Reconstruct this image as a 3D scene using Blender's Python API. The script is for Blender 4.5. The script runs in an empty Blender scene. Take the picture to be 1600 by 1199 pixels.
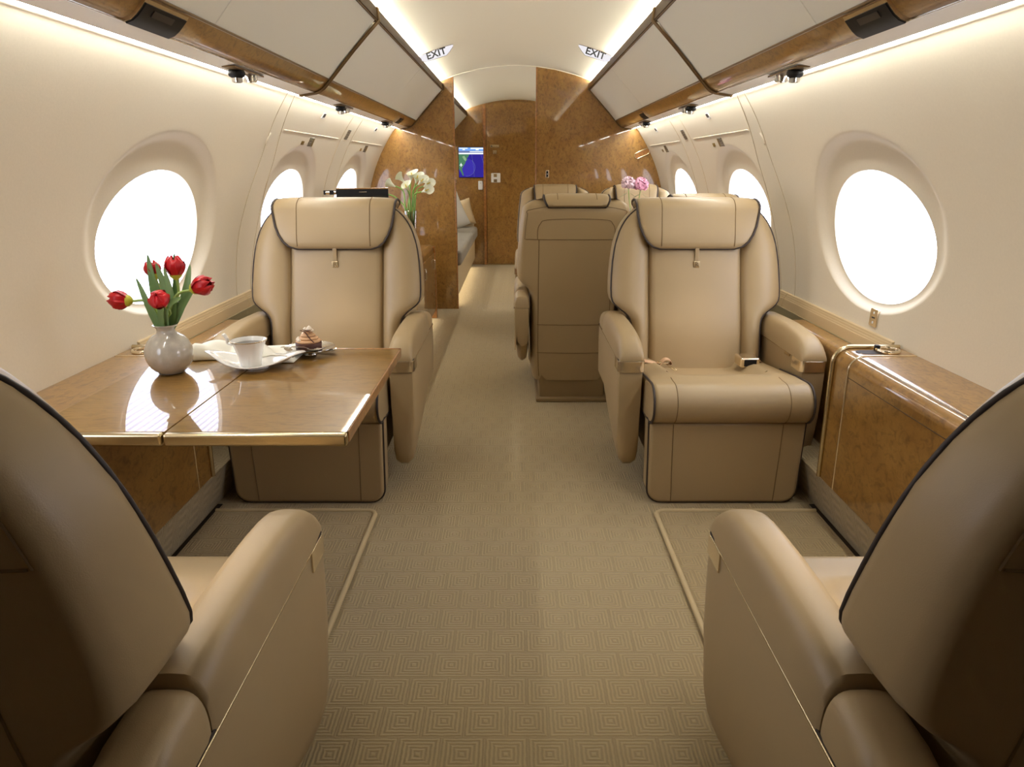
import bpy, bmesh, math, random
from mathutils import Vector, Matrix
random.seed(7)
SC = bpy.context.scene
COL = SC.collection
PI = math.pi

# ------------------------------------------------------------------ camera, world, exposure
cam = bpy.data.cameras.new('camera')
cam.sensor_width = 36.0
cam.lens = 1100.0 / 1600.0 * 36.0
cam.shift_x = -6.0 / 1600.0
cam.clip_start = 0.02
cam.clip_end = 60
camo = bpy.data.objects.new('camera', cam)
COL.objects.link(camo)
camo.location = (0, 0, 1.137)
camo.rotation_euler = (math.radians(90 - 17.057), 0, 0)
SC.camera = camo

world = bpy.data.worlds.new('world')
SC.world = world
world.use_nodes = True
world.node_tree.nodes['Background'].inputs[0].default_value = (0.9, 0.95, 1.0, 1)
world.node_tree.nodes['Background'].inputs[1].default_value = 0.3
SC.view_settings.view_transform = 'Standard'
SC.view_settings.look = 'None'
SC.view_settings.gamma = 1.0
SC.view_settings.use_curve_mapping = False
SC.view_settings.exposure = 0.0
SC.cycles.max_bounces = 8
SC.cycles.caustics_reflective = False
SC.cycles.caustics_refractive = False

WINDOW_E = 6.0        # daylight through the pleated shades
COVE_E = 95.0         # ceiling cove strips
WASH_E = 56.0         # sidewall wash strips
TOE_E = 10.0          # floor level strips
READ_W = 36.0          # reading spots, watt


# ------------------------------------------------------------------ materials
def lin(r, g, b):
    def f(c):
        c /= 255.0
        return c / 12.92 if c <= 0.04045 else ((c + 0.055) / 1.055) ** 2.4
    return (f(r), f(g), f(b), 1.0)


class NT:
    def __init__(self, name):
        self.m = bpy.data.materials.new(name)
        self.m.use_nodes = True
        self.t = self.m.node_tree
        self.b = self.t.nodes['Principled BSDF']
        self.out = self.t.nodes['Material Output']

    def n(self, typ, **kw):
        nd = self.t.nodes.new(typ)
        for k, v in kw.items():
            setattr(nd, k, v)
        return nd

    def l(self, a, b):
        self.t.links.new(a, b)

    def math(self, op, a, b=None, clamp=False):
        nd = self.n('ShaderNodeMath', operation=op, use_clamp=clamp)
        for i, v in enumerate((a, b)):
            if v is None:
                continue
            if isinstance(v, (int, float)):
                nd.inputs[i].default_value = v
            else:
                self.l(v, nd.inputs[i])
        return nd.outputs[0]

    def mix(self, fac, a, b):
        nd = self.n('ShaderNodeMix', data_type='RGBA')
        if isinstance(fac, (int, float)):
            nd.inputs[0].default_value = fac
        else:
            self.l(fac, nd.inputs[0])
        for i, v in ((6, a), (7, b)):
            if isinstance(v, tuple):
                nd.inputs[i].default_value = v
            else:
                self.l(v, nd.inputs[i])
        return nd.outputs[2]

    def noise(self, vec, scale, detail=2, rough=0.5, dist=0.0):
        nd = self.n('ShaderNodeTexNoise')
        nd.inputs['Scale'].default_value = scale
        nd.inputs['Detail'].default_value = detail
        nd.inputs['Roughness'].default_value = rough
        nd.inputs['Distortion'].default_value = dist
        if vec is not None:
            self.l(vec, nd.inputs['Vector'])
        return nd.outputs[0]

    def bump(self, h, strength, dist=0.01):
        nd = self.n('ShaderNodeBump')
        nd.inputs['Strength'].default_value = strength
        nd.inputs['Distance'].default_value = dist
        self.l(h, nd.inputs['Height'])
        self.l(nd.outputs[0], self.b.inputs['Normal'])

    def set(self, **kw):
        for k, v in kw.items():
            self.b.inputs[k.replace('_', ' ')].default_value = v
        return self

    def obj(self):
        return self.n('ShaderNodeTexCoord').outputs['Object']

    def pos(self):
        return self.n('ShaderNodeNewGeometry').outputs['Position']


def plain(name, rgb, rough=0.5, metal=0.0, coat=0.0, spec=0.5):
    t = NT(name)
    t.set(Base_Color=lin(*rgb), Roughness=rough, Metallic=metal, Coat_Weight=coat, Specular_IOR_Level=spec)
    t.b.inputs['Coat Roughness'].default_value = 0.05
    return t.m


def fabric(name, rgb, rough=0.9, scale=180.0, amt=0.10, bump=0.15):
    t = NT(name)
    n = t.noise(t.pos(), scale, 3, 0.6)
    n2 = t.noise(t.pos(), 9.0, 3, 0.6)
    c = lin(*rgb)
    d = tuple(x * (1 - amt) for x in c[:3]) + (1,)
    e = tuple(min(1, x * (1 + amt)) for x in c[:3]) + (1,)
    m1 = t.mix(n, d, e)
    m2 = t.mix(t.math('MULTIPLY', n2, 0.25), m1, c)
    t.l(m2, t.b.inputs['Base Color'])
    t.set(Roughness=rough, Specular_IOR_Level=0.25)
    t.bump(n, bump, 0.002)
    return t.m


def leather(name, rgb, rough=0.42):
    t = NT(name)
    o = t.pos()
    n = t.noise(o, 650.0, 3, 0.55)
    n2 = t.noise(o, 7.0, 2, 0.5)
    c = lin(*rgb)
    d = tuple(x * 0.94 for x in c[:3]) + (1,)
    t.l(t.mix(n2, d, c), t.b.inputs['Base Color'])
    t.set(Roughness=rough, Specular_IOR_Level=0.45)
    t.bump(n, 0.10, 0.0015)
    return t.m


def burl(name, dark, mid, light, coat_rough=0.025, grain=(1.0, 0.55, 0.7), speck=0.6, ior=1.48, spec=0.4):
    t = NT(name)
    p = t.pos()
    mp = t.n('ShaderNodeMapping')
    t.l(p, mp.inputs[0])
    mp.inputs['Scale'].default_value = grain
    a = t.noise(mp.outputs[0], 9.0, 5, 0.6, 1.2)
    b = t.noise(mp.outputs[0], 55.0, 4, 0.65, 0.8)
    cc = t.noise(mp.outputs[0], 120.0, 2, 0.6, 0.0)
    r1 = t.n('ShaderNodeValToRGB')
    t.l(a, r1.inputs[0])
    e = r1.color_ramp.elements
    e[0].position = 0.30
    e[0].color = lin(*mid)
    e[1].position = 0.72
    e[1].color = lin(*light)
    r2 = t.n('ShaderNodeValToRGB')
    t.l(b, r2.inputs[0])
    e = r2.color_ramp.elements
    e[0].position = 0.33
    e[0].color = (1, 1, 1, 1)
    e[1].position = 0.52
    e[1].color = (0, 0, 0, 1)
    m = t.mix(t.math('MULTIPLY', r2.outputs[0], speck), r1.outputs[0], lin(*dark))
    m = t.mix(t.math('MULTIPLY', cc, 0.30), m, lin(*dark))
    t.l(m, t.b.inputs['Base Color'])
    t.set(Roughness=0.32, Coat_Weight=1.0, Specular_IOR_Level=spec)
    t.b.inputs['Coat Roughness'].default_value = coat_rough
    t.b.inputs['Coat IOR'].default_value = ior
    return t.m


def carpet_mat(name, rgb):
    t = NT(name)
    c = 0.0895
    sep = t.n('ShaderNodeSeparateXYZ')
    t.l(t.pos(), sep.inputs[0])
    x, y = sep.outputs[0], sep.outputs[1]
    yc = t.math('DIVIDE', t.math('ADD', y, 10.0), c)
    row = t.math('FLOOR', yc)
    off = t.math('MULTIPLY', t.math('MODULO', row, 2.0), 0.5)
    xc = t.math('ADD', t.math('DIVIDE', t.math('ADD', x, 10.0), c), off)
    u = t.math('ABSOLUTE', t.math('SUBTRACT', t.math('FRACT', xc), 0.5))
    v = t.math('ABSOLUTE', t.math('SUBTRACT', t.math('FRACT', yc), 0.5))
    r = t.math('MAXIMUM', u, v)
    n0 = t.noise(t.pos(), 60.0, 2, 0.6)
    rr = t.math('ADD', r, t.math('MULTIPLY', t.math('SUBTRACT', n0, 0.5), 0.05))
    s = t.math('SINE', t.math('MULTIPLY', rr, 2 * PI * 10.0))
    ring = t.math('ADD', t.math('MULTIPLY', s, 0.5), 0.5)
    n1 = t.noise(t.pos(), 900.0, 2, 0.7)
    n2 = t.noise(t.pos(), 2.2, 3, 0.5)
    h = t.math('ADD', ring, t.math('MULTIPLY', n1, 0.9))
    base = lin(*rgb)
    dk = tuple(q * 0.79 for q in base[:3]) + (1,)
    lt = tuple(min(1, q * 1.14) for q in base[:3]) + (1,)
    m = t.mix(ring, dk, lt)
    m = t.mix(t.math('MULTIPLY', n1, 0.45), m, tuple(q * 0.7 for q in base[:3]) + (1,))
    m = t.mix(t.math('MULTIPLY', n2, 0.25), m, base)
    t.l(m, t.b.inputs['Base Color'])
    t.set(Roughness=0.95, Specular_IOR_Level=0.1)
    t.b.inputs['Sheen Weight'].default_value = 0.25
    t.bump(h, 0.55, 0.004)
    return t.m


def emit(name, rgb, strength):
    t = NT(name)
    t.t.nodes.remove(t.b)
    e = t.n('ShaderNodeEmission')
    e.inputs[0].default_value = rgb
    e.inputs[1].default_value = strength
    t.l(e.outputs[0], t.out.inputs[0])
    return t.m


def shade_mat():
    # pleated shade with the day behind it: the folds, two layers of cloth, let less light through
    t = NT('pleated_shade')
    t.t.nodes.remove(t.b)
    sep = t.n('ShaderNodeSeparateXYZ')
    t.l(t.pos(), sep.inputs[0])
    s = t.math('SINE', t.math('MULTIPLY', sep.outputs[2], 2 * PI / 0.0175))
    f = t.math('ADD', t.math('MULTIPLY', s, 0.5), 0.5)
    m = t.mix(f, (0.45, 0.50, 0.72, 1), (0.97, 0.98, 1.0, 1))
    e = t.n('ShaderNodeEmission')
    t.l(m, e.inputs[0])
    e.inputs[1].default_value = WINDOW_E
    t.l(e.outputs[0], t.out.inputs[0])
    return t.m


def glass_mat(name, tint=(1, 1, 1, 1), rough=0.0):
    t = NT(name)
    t.set(Base_Color=tint, Roughness=rough, Transmission_Weight=1.0, IOR=1.45)
    return t.m


M = dict(
    leather=leather('tan_leather', (167, 144, 107)),
    leather_dk=leather('tan_leather_base', (140, 117, 82), 0.5),
    piping=plain('dark_piping', (52, 40, 33), 0.6),
    seam=plain('leather_seam', (120, 96, 62), 0.7),
    wood=burl('burl_wood', (88, 57, 20), (142, 100, 42), (168, 125, 60)),
    table=burl('table_veneer', (96, 68, 28), (142, 105, 48), (156, 119, 60), 0.012, (0.45, 1.7, 1.0), 0.45, 1.40, 0.1),
    woodedge=burl('wood_edge', (92, 50, 16), (150, 96, 42), (190, 130, 66), 0.05),
    wall=fabric('sidewall_fabric', (226, 215, 194), 0.85, 150.0, 0.05, 0.12),
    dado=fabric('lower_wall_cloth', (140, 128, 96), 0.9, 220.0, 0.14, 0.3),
    ceil=fabric('ceiling_fabric', (230, 223, 202), 0.85, 120.0, 0.02, 0.05),
    bin=fabric('bin_door_leather', (246, 246, 236), 0.55, 260.0, 0.02, 0.05),
    psu=plain('service_panel', (240, 232, 216), 0.5),
    bronze=plain('bronze_trim', (128, 104, 70), 0.35, 0.6),
    gold=plain('brushed_gold', (206, 188, 150), 0.25, 1.0),
    champagne=plain('champagne_metal', (238, 222, 192), 0.22, 0.95),
    displaydark=plain('display_dark', (46, 38, 32), 0.45),
    chrome=plain('chrome', (225, 225, 225), 0.08, 1.0),
    black=plain('black_satin', (9, 9, 11), 0.5, 0.0, 0.0, 0.3),
    blackglass=plain('black_glass', (14, 13, 14), 0.08, 0.0, 1.0),
    carpet=carpet_mat('patterned_carpet', (178, 158, 118)),
    mat=carpet_mat('mat_carpet', (172, 150, 108)),
    binding=fabric('mat_binding', (190, 170, 132), 0.9, 500.0, 0.15, 0.3),
    ledge=plain('tan_ledge', (196, 172, 132), 0.45),
    shade=shade_mat(),
    cove=emit('cove_glow', (0.99, 0.965, 0.87, 1), COVE_E),
    wash=emit('wash_glow', (0.99, 0.98, 0.925, 1), WASH_E),
    toe=emit('toe_glow', (1.0, 0.90, 0.72, 1), TOE_E),
    lamp=emit('lamp_lens', (1.0, 0.93, 0.82, 1), 8.0),
    white=plain('white_plastic', (240, 238, 234), 0.3),
    porcelain=plain('porcelain', (244, 241, 234), 0.12, 0, 0.6),
    cloth=fabric('napkin_cloth', (240, 235, 220), 0.9, 700.0, 0.05, 0.2),
    sofa=fabric('grey_sofa_weave', (150, 143, 130), 0.95, 420.0, 0.2, 0.5),
    pillow=fabric('pillow_weave', (206, 202, 192), 0.95, 420.0, 0.15, 0.5),
    sofabase=plain('sofa_base', (196, 176, 138), 0.5),
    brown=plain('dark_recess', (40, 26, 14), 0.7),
    placard=plain('metal_placard', (150, 140, 122), 0.4, 0.7),
    placardgold=plain('gold_placard', (150, 122, 60), 0.4, 0.7),
    print=plain('placard_print', (60, 58, 58), 0.6),
    signface=emit('exit_sign_face', (0.95, 0.92, 0.96, 1), 0.95),
    ink=plain('black_ink', (24, 22, 22), 0.6),
    red=plain('tulip_red', (186, 14, 26), 0.4),
    tulipbase=plain('tulip_base', (190, 186, 60), 0.5),
    seamtan=plain('wall_seam', (176, 156, 122), 0.8),
    rail=plain('dark_brown_rail', (66, 46, 20), 0.5, 0.0, 0.0, 0.2),
    stem=plain('stem_green', (160, 186, 104), 0.5),
    leafm=plain('leaf_green', (118, 150, 98), 0.42),
    lily=plain('lily_white', (246, 248, 228), 0.45),
    lilystem=plain('lily_stem', (140, 182, 92), 0.5),
    spadix=plain('spadix_yellow', (226, 200, 90), 0.6),
    pink=plain('peony_pink', (244, 178, 208), 0.6),
    palepink=plain('peony_pale_pink', (250, 222, 232), 0.6),
    choc=plain('chocolate', (84, 46, 30), 0.6),
    mousse=plain('mousse', (204, 160, 118), 0.6),
    cream=plain('whipped_cream', (244, 228, 206), 0.6),
    coffee=plain('coffee', (36, 22, 12), 0.1, 0, 0.5),
    silver=plain('silverware', (215, 213, 208), 0.15, 1.0),
    glass=glass_mat('clear_glass'),
    screenblue=emit('screen_blue', (0.035, 0.022, 0.30, 1), 1.0),
    screenblue2=emit('screen_light_blue', (0.05, 0.035, 0.40, 1), 1.0),
    screenhead=emit('screen_header', (0.20, 0.42, 0.95, 1), 1.0),
    screenwhite=emit('screen_white', (0.9, 0.95, 1.0, 1), 1.2),
    screengreen=emit('screen_green', (0.08, 0.22, 0.12, 1), 1.0),
    screengreen2=emit('screen_pale_green', (0.28, 0.45, 0.25, 1), 1.0),
    screengrey=emit('screen_slate', (0.18, 0.22, 0.42, 1), 1.0),
)


def vase_material():
    t = NT('crackle_glaze')
    n = t.noise(t.pos(), 40.0, 4, 0.7)
    t.l(t.mix(n, lin(166, 158, 144), lin(206, 200, 188)), t.b.inputs['Base Color'])
    t.set(Roughness=0.18, Coat_Weight=0.8)
    t.b.inputs['Coat Roughness'].default_value = 0.04
    return t.m


M['vase'] = vase_material()


# ------------------------------------------------------------------ mesh helpers
def finish(o, parent=None):
    COL.objects.link(o)
    if parent is not None:
        o.parent = parent
    return o


def mk(name, verts, faces, mat, parent=None, ang=40, recalc=True, weld=False, mats=None, fmat=None):
    me = bpy.data.meshes.new(name)
    me.from_pydata([tuple(v) for v in verts], [], faces)
    if recalc or weld:
        bm = bmesh.new()
        bm.from_mesh(me)
        if weld:
            bmesh.ops.remove_doubles(bm, verts=bm.verts, dist=1e-5)
        if recalc:
            bmesh.ops.recalc_face_normals(bm, faces=bm.faces)
        bm.to_mesh(me)
        bm.free()
    me.materials.append(M[mat] if isinstance(mat, str) else mat)
    for mm in mats or ():
        me.materials.append(M[mm])
    if fmat:
        for p, i in zip(me.polygons, fmat):
            p.material_index = i
    if ang:
        me.shade_smooth()
        me.set_sharp_from_angle(angle=math.radians(ang))
    return finish(bpy.data.objects.new(name, me), parent)


def thing(name, label, cat, loc=(0, 0, 0), rz=0.0, group=None):
    o = bpy.data.objects.new(name, None)
    o.empty_display_size = 0.05
    COL.objects.link(o)
    o.location = loc
    o.rotation_euler = (0, 0, rz)
    return tag(o, label, cat, group)


def tag(o, label=None, cat=None, group=None, kind=None):
    if label:
        o['label'] = label
    if cat:
        o['category'] = cat
    if group:
        o['group'] = group
    if kind:
        o['kind'] = kind
    return o


def copy_tree(o, parent=None):
    c = o.copy()
    COL.objects.link(c)
    c.parent = parent
    for ch in list(o.children):
        copy_tree(ch, c)
    return c


def weighted(o):
    md = o.modifiers.new('weighted_normal', 'WEIGHTED_NORMAL')
    md.weight = 100
    md.keep_sharp = True
    return o


def rbox(name, x0, x1, y0, y1, z0, z1, mat, parent=None, bev=0.004, seg=2, ang=40):
    bm = bmesh.new()
    bmesh.ops.create_cube(bm, size=1.0)
    for v in bm.verts:
        v.co = Vector((x0 + (v.co.x + .5) * (x1 - x0), y0 + (v.co.y + .5) * (y1 - y0), z0 + (v.co.z + .5) * (z1 - z0)))
    if bev:
        bmesh.ops.bevel(bm, geom=bm.edges[:], offset=bev, segments=seg, profile=0.5, affect='EDGES')
    me = bpy.data.meshes.new(name)
    bm.to_mesh(me)
    bm.free()
    me.materials.append(M[mat] if isinstance(mat, str) else mat)
    me.shade_smooth()
    me.set_sharp_from_angle(angle=math.radians(ang))
    return weighted(finish(bpy.data.objects.new(name, me), parent))


def prism(name, pts, axis, a0, a1, mat, parent=None, bev=0.0, seg=2, ang=35):
    """closed outline extruded along an axis; outline is (x,z) for Y, (y,z) for X, (x,y) for Z"""
    def P(p, a):
        if axis == 'Y':
            return (p[0], a, p[1])
        if axis == 'X':
            return (a, p[0], p[1])
        return (p[0], p[1], a)
    n = len(pts)
    bm = bmesh.new()
    A = [bm.verts.new(P(p, a0)) for p in pts]
    B = [bm.verts.new(P(p, a1)) for p in pts]
    fa = bm.faces.new(A)
    fb = bm.faces.new(B[::-1])
    for i in range(n):
        bm.faces.new((A[i], B[i], B[(i + 1) % n], A[(i + 1) % n]))
    bmesh.ops.recalc_face_normals(bm, faces=bm.faces)
    if bev:
        ed = list(set(fa.edges[:] + fb.edges[:]))
        bmesh.ops.bevel(bm, geom=ed, offset=bev, segments=seg, profile=0.5, affect='EDGES')
    me = bpy.data.meshes.new(name)
    bm.to_mesh(me)
    bm.free()
    me.materials.append(M[mat] if isinstance(mat, str) else mat)
    me.shade_smooth()
    me.set_sharp_from_angle(angle=math.radians(ang))
    return weighted(finish(bpy.data.objects.new(name, me), parent))


def sheet(name, pts, y0, y1, th, mat, parent=None, ang=35):
    """open (x,z) polyline made into a plate of thickness th, extruded along Y"""
    n = len(pts)
    offs = []
    for i in range(n):
        a = Vector(pts[max(i - 1, 0)])
        b = Vector(pts[min(i + 1, n - 1)])
        d = (b - a).normalized()
        offs.append(Vector((-d.y, d.x)) * th)
    back = [(pts[i][0] + offs[i].x, pts[i][1] + offs[i].y) for i in range(n)]
    return prism(name, list(pts) + back[::-1], 'Y', y0, y1, mat, parent, ang=ang)


def loft(name, rings, mat, parent=None, ang=50, caps=True, closed=True):
    n = len(rings[0])
    V = [v for r in rings for v in r]
    F = []
    for k in range(len(rings) - 1):
        for i in range(n if closed else n - 1):
            j = (i + 1) % n
            F.append((k * n + i, k * n + j, (k + 1) * n + j, (k + 1) * n + i))
    if caps and closed:
        F.append(tuple(range(n)))
        F.append(tuple(range((len(rings) - 1) * n, len(rings) * n)))
    return mk(name, V, F, mat, parent, ang)


def lathe(name, prof, mat, parent=None, seg=32, loc=(0, 0, 0), ang=50, closed=False):
    V, F = [], []
    n = len(prof)
    for i in range(seg):
        a = 2 * PI * i / seg
        for r, z in prof:
            V.append((loc[0] + r * math.cos(a), loc[1] + r * math.sin(a), loc[2] + z))
    for i in range(seg):
        j = (i + 1) % seg
        for k in range(n if closed else n - 1):
            l = (k + 1) % n
            F.append((i * n + k, j * n + k, j * n + l, i * n + l))
    return mk(name, V, F, mat, parent, ang, weld=True)


def tube(name, pts, r, mat, parent=None, sides=6, closed=False, taper=None):
    pts = [Vector(p) for p in pts]
    n = len(pts)
    rings = []
    up = None
    for i in range(n):
        if closed:
            d = (pts[(i + 1) % n] - pts[i - 1])
        else:
            d = pts[min(i + 1, n - 1)] - pts[max(i - 1, 0)]
        d.normalize()
        if up is None:
            up = Vector((0, 0, 1)) if abs(d.z) < 0.9 else Vector((1, 0, 0))
        s = d.cross(up)
        if s.length < 1e-6:
            s = d.orthogonal()
        s.normalize()
        up = s.cross(d)
        rr = r if taper is None else r * taper[i]
        rings.append([pts[i] + (s * math.cos(a) + up * math.sin(a)) * rr for a in (2 * PI * k / sides for k in range(sides))])
    if closed:
        V = [v for q in rings for v in q]
        F = []
        for k in range(n):
            l = (k + 1) % n
            for i in range(sides):
                j = (i + 1) % sides
                F.append((k * sides + i, k * sides + j, l * sides + j, l * sides + i))
        return mk(name, V, F, mat, parent, 80)
    return loft(name, rings, mat, parent, 80)


def cr(P, m=8):
    """catmull-rom through points"""
    P = [Vector(p) for p in P]
    out = []
    for i in range(len(P) - 1):
        p0 = P[max(i - 1, 0)]
        p1, p2 = P[i], P[i + 1]
        p3 = P[min(i + 2, len(P) - 1)]
        for k in range(m):
            t = k / m
            out.append(0.5 * ((2 * p1) + (p2 - p0) * t + (2 * p0 - 5 * p1 + 4 * p2 - p3) * t * t + (3 * p1 - p0 - 3 * p2 + p3) * t ** 3))
    out.append(P[-1])
    return out


def interp(tab, x):
    if x <= tab[0][0]:
        return tab[0][1]
    for (a, va), (b, vb) in zip(tab, tab[1:]):
        if x <= b:
            t = (x - a) / (b - a)
            return va + (vb - va) * t
    return tab[-1][1]


def rrect(w, h, r, n=5, cx=0, cy=0):
    pts = []
    for sx, sy, a0 in ((1, 1, 0), (-1, 1, PI / 2), (-1, -1, PI), (1, -1, 1.5 * PI)):
        for k in range(n + 1):
            a = a0 + PI / 2 * k / n
            pts.append((cx + sx * (w - r) + r * math.cos(a), cy + sy * (h - r) + r * math.sin(a)))
    return pts


def patch_on(name, center, ux, uy, w, h, t, mat, parent=None, bev=0.0012):
    """thin rounded plate w x h at center, axes ux, uy, thickness t along ux x uy"""
    ux = Vector(ux).normalized()
    uy = Vector(uy).normalized()
    nz = ux.cross(uy)
    c = Vector(center)
    out = rrect(w / 2, h / 2, min(w, h) * 0.12, 3)
    ins = rrect(w / 2 - bev, h / 2 - bev, min(w, h) * 0.1, 3)
    n = len(out)
    rings = [[c + ux * p[0] + uy * p[1] - nz * t for p in out], [c + ux * p[0] + uy * p[1] + nz * (t - bev) for p in out],
             [c + ux * p[0] + uy * p[1] + nz * t for p in ins]]
    return loft(name, rings, mat, parent, 30)


# ------------------------------------------------------------------ cabin shell
R, ZC = 1.2, 0.69
PART_Y = 5.85
AFT_Y = 8.70
BACK_Y = -1.60


def wallx(z):
    if z < 0.55:
        return max(math.sqrt(max(0.0, R * R - (z - ZC) ** 2)), 1.165)
    return math.sqrt(R * R - (z - ZC) ** 2)


def ceilz(x):
    return 1.885 - 0.325 * x * x


floor = rbox('floor', -1.22, 1.22, BACK_Y, AFT_Y + 0.02, -0.05, 0.0, 'carpet', None, 0)
tag(floor, 'patterned beige carpet of concentric squares along the aisle', kind='structure')

cz = [-1.0 + 2.0 * i / 40 for i in range(41)]
V = [(x, y, ceilz(x)) for y in (BACK_Y, AFT_Y + 0.02) for x in cz]
V += [(x, y, ceilz(x) + 0.03) for y in (BACK_Y, AFT_Y + 0.02) for x in cz]
F = [(i, i + 1, 41 + i + 1, 41 + i) for i in range(40)] + [(82 + i, 82 + i + 1, 123 + i + 1, 123 + i) for i in range(40)]
ceiling = mk('ceiling', V, F, 'ceil', None, 60, recalc=False)
tag(ceiling, 'cream arched ceiling lit by coves on both sides', kind='structure')
sheet('trim_1', [(x, ceilz(x) - 0.004) for x in (-0.6, -0.45, -0.3, -0.15, 0, 0.15, 0.3, 0.45, 0.6)], PART_Y - 0.01, PART_Y + 0.03, 0.006, 'ceil', None)
tag(bpy.data.objects['trim_1'], 'pale arched seam in the ceiling above the partition', kind='structure')

WIN = [2.375 + 1.375 * k for k in range(-1, 5)]
ZB, ZT = 0.0, 1.50
DA, DB, DZ = 0.450, 0.292, 0.958       # dish outline on the wall
OA, OB, OZ = 0.336, 0.2150, 0.915      # opening, set back by DEP
OX = 1.200
DEP = 0.026


def build_wall(s, name, label):
    V, F = [], []

    def add(ring_list):
        base = len(V)
        n = len(ring_list[0])
        for r in ring_list:
            V.extend(r)
        for k in range(len(ring_list) - 1):
            for i in range(n):
                j = (i + 1) % n
                F.append((base + k * n + i, base + k * n + j, base + (k + 1) * n + j, base + (k + 1) * n + i))
    z0, z1 = 0.56, 1.36
    NS = 24
    for yc in WIN:
        y0, y1 = yc - 0.6875, yc + 0.6875
        bd = []
        for i in range(NS):
            bd.append((y0 + (y1 - y0) * i / NS, z0))
        for i in range(NS):
            bd.append((y1, z0 + (z1 - z0) * i / NS))
        for i in range(NS):
            bd.append((y1 - (y1 - y0) * i / NS, z1))
        for i in range(NS):
            bd.append((y0, z1 - (z1 - z0) * i / NS))
        dirs = [math.atan2((p[1] - DZ) / DB, (p[0] - yc) / DA) for p in bd]
        rings = []
        for t in (0, .2, .4, .6, .8, .92, 1.0):
            r = []
            for p, a in zip(bd, dirs):
                ey, ez = yc + DA * math.cos(a), DZ + DB * math.sin(a)
                y, z = p[0] + (ey - p[0]) * t, p[1] + (ez - p[1]) * t
                r.append((s * wallx(z), y, z))
            rings.append(r)
        for t in (.03, .07, .12, .17, .22, .27, .32, .45, .6, .75, .9, 1.0):
            r = []
            for a in dirs:
                ey, ez = yc + DA * math.cos(a), DZ + DB * math.sin(a)
                iy, iz = yc + OA * math.cos(a), OZ + OB * math.sin(a)
                y, z = ey + (iy - ey) * t, ez + (iz - ez) * t
                q = min(1.0, t / (0.28 + 0.6 * (1 - max(0.0, math.sin(a))) ** 1.5))
                r.append((s * (wallx(z) + DEP * q * q * (3 - 2 * q)), y, z))
            rings.append(r)
        r = [(s * (wallx(OZ + OB * math.sin(a)) + DEP + 0.03), yc + (OA + .004) * math.cos(a), OZ + (OB + .004) * math.sin(a)) for a in dirs]
        rings.append(r)
        add(rings)
    # plain bands below and above the windows, and both ends
    ylist = [BACK_Y] + [WIN[0] - 0.6875 + (1.375 * len(WIN)) * i / (24 * len(WIN)) for i in range(24 * len(WIN) + 1)] + [AFT_Y + 0.02]

    def band(ys, zs):
        base = len(V)
        for y in ys:
            for z in zs:
                V.append((s * wallx(z), y, z))
        m = len(zs)
        for i in range(len(ys) - 1):
            for k in range(m - 1):
                F.append((base + i * m + k, base + (i + 1) * m + k, base + (i + 1) * m + k + 1, base + i * m + k + 1))
    band(ylist, [0.0, 0.3, 0.5, 0.56])
    band(ylist, [1.36, 1.40, 1.44, 1.48, 1.52])
    zs = [0.56 + 0.8 * i / 24 for i in range(25)]
    band([BACK_Y, WIN[0] - 0.6875], zs)
    band([WIN[-1] + 0.6875, AFT_Y + 0.02], zs)
    o = mk(name, V, F, 'wall', None, 30, weld=True)
    # face the cabin
    me = o.data
    if sum(p.normal.x * -s for p in me.polygons) < 0:
        me.flip_normals()
    return tag(o, label, kind='structure')


wall = {-1: build_wall(-1, 'wall_left', 'cream fabric left sidewall curving up to the bins'),
        1: build_wall(1, 'wall_right', 'cream fabric right sidewall curving up to the bins')}

# windows: pleated shade in an oval frame
wn = 0
for s in (-1, 1):
    for yc in WIN:
        if yc > 7.5:
            continue
        wn += 1
        w = bpy.data.objects.new('window_%d' % wn, None)
        COL.objects.link(w)
        w.location = (s * OX, yc, OZ)
        tag(w, '%s oval cabin window %s with white pleated shade drawn' % ('left' if s < 0 else 'right',
            {0: 'beside the nearest seats', 1: 'nearest in view', 2: 'behind the front armchair', 3: 'closest to the partition', 4: 'beyond the partition'}[WIN.index(yc)]), kind='structure')
        NA = 40
        V, F = [], []
        nz = 50
        for i in range(nz + 1):
            z = -OB + 2 * OB * i / nz
            hw = (OA + 0.003) * math.sqrt(max(0.0, 1 - (z / (OB + 0.001)) ** 2))
            x = s * (wallx(OZ + z) + DEP - OX + 0.014 + (0.004 if i % 2 else 0.0))
            for q in (-1, -.5, 0, .5, 1):
                V.append((x, q * hw, z))
        for i in range(nz):
            for q in range(4):
                F.append((i * 5 + q, i * 5 + q + 1, i * 5 + q + 6, i * 5 + q + 5))
        mk('shade', V, F, 'shade', w, 0, recalc=False)
        pts = [(s * (wallx(OZ + OB * math.sin(2 * PI * i / 64)) + DEP - OX + 0.002), (OA + .002) * math.cos(2 * PI * i / 64), (OB + .002) * math.sin(2 * PI * i / 64)) for i in range(64)]
        tube('window_frame', pts, 0.002, 'wall', w, 6, True)

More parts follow.
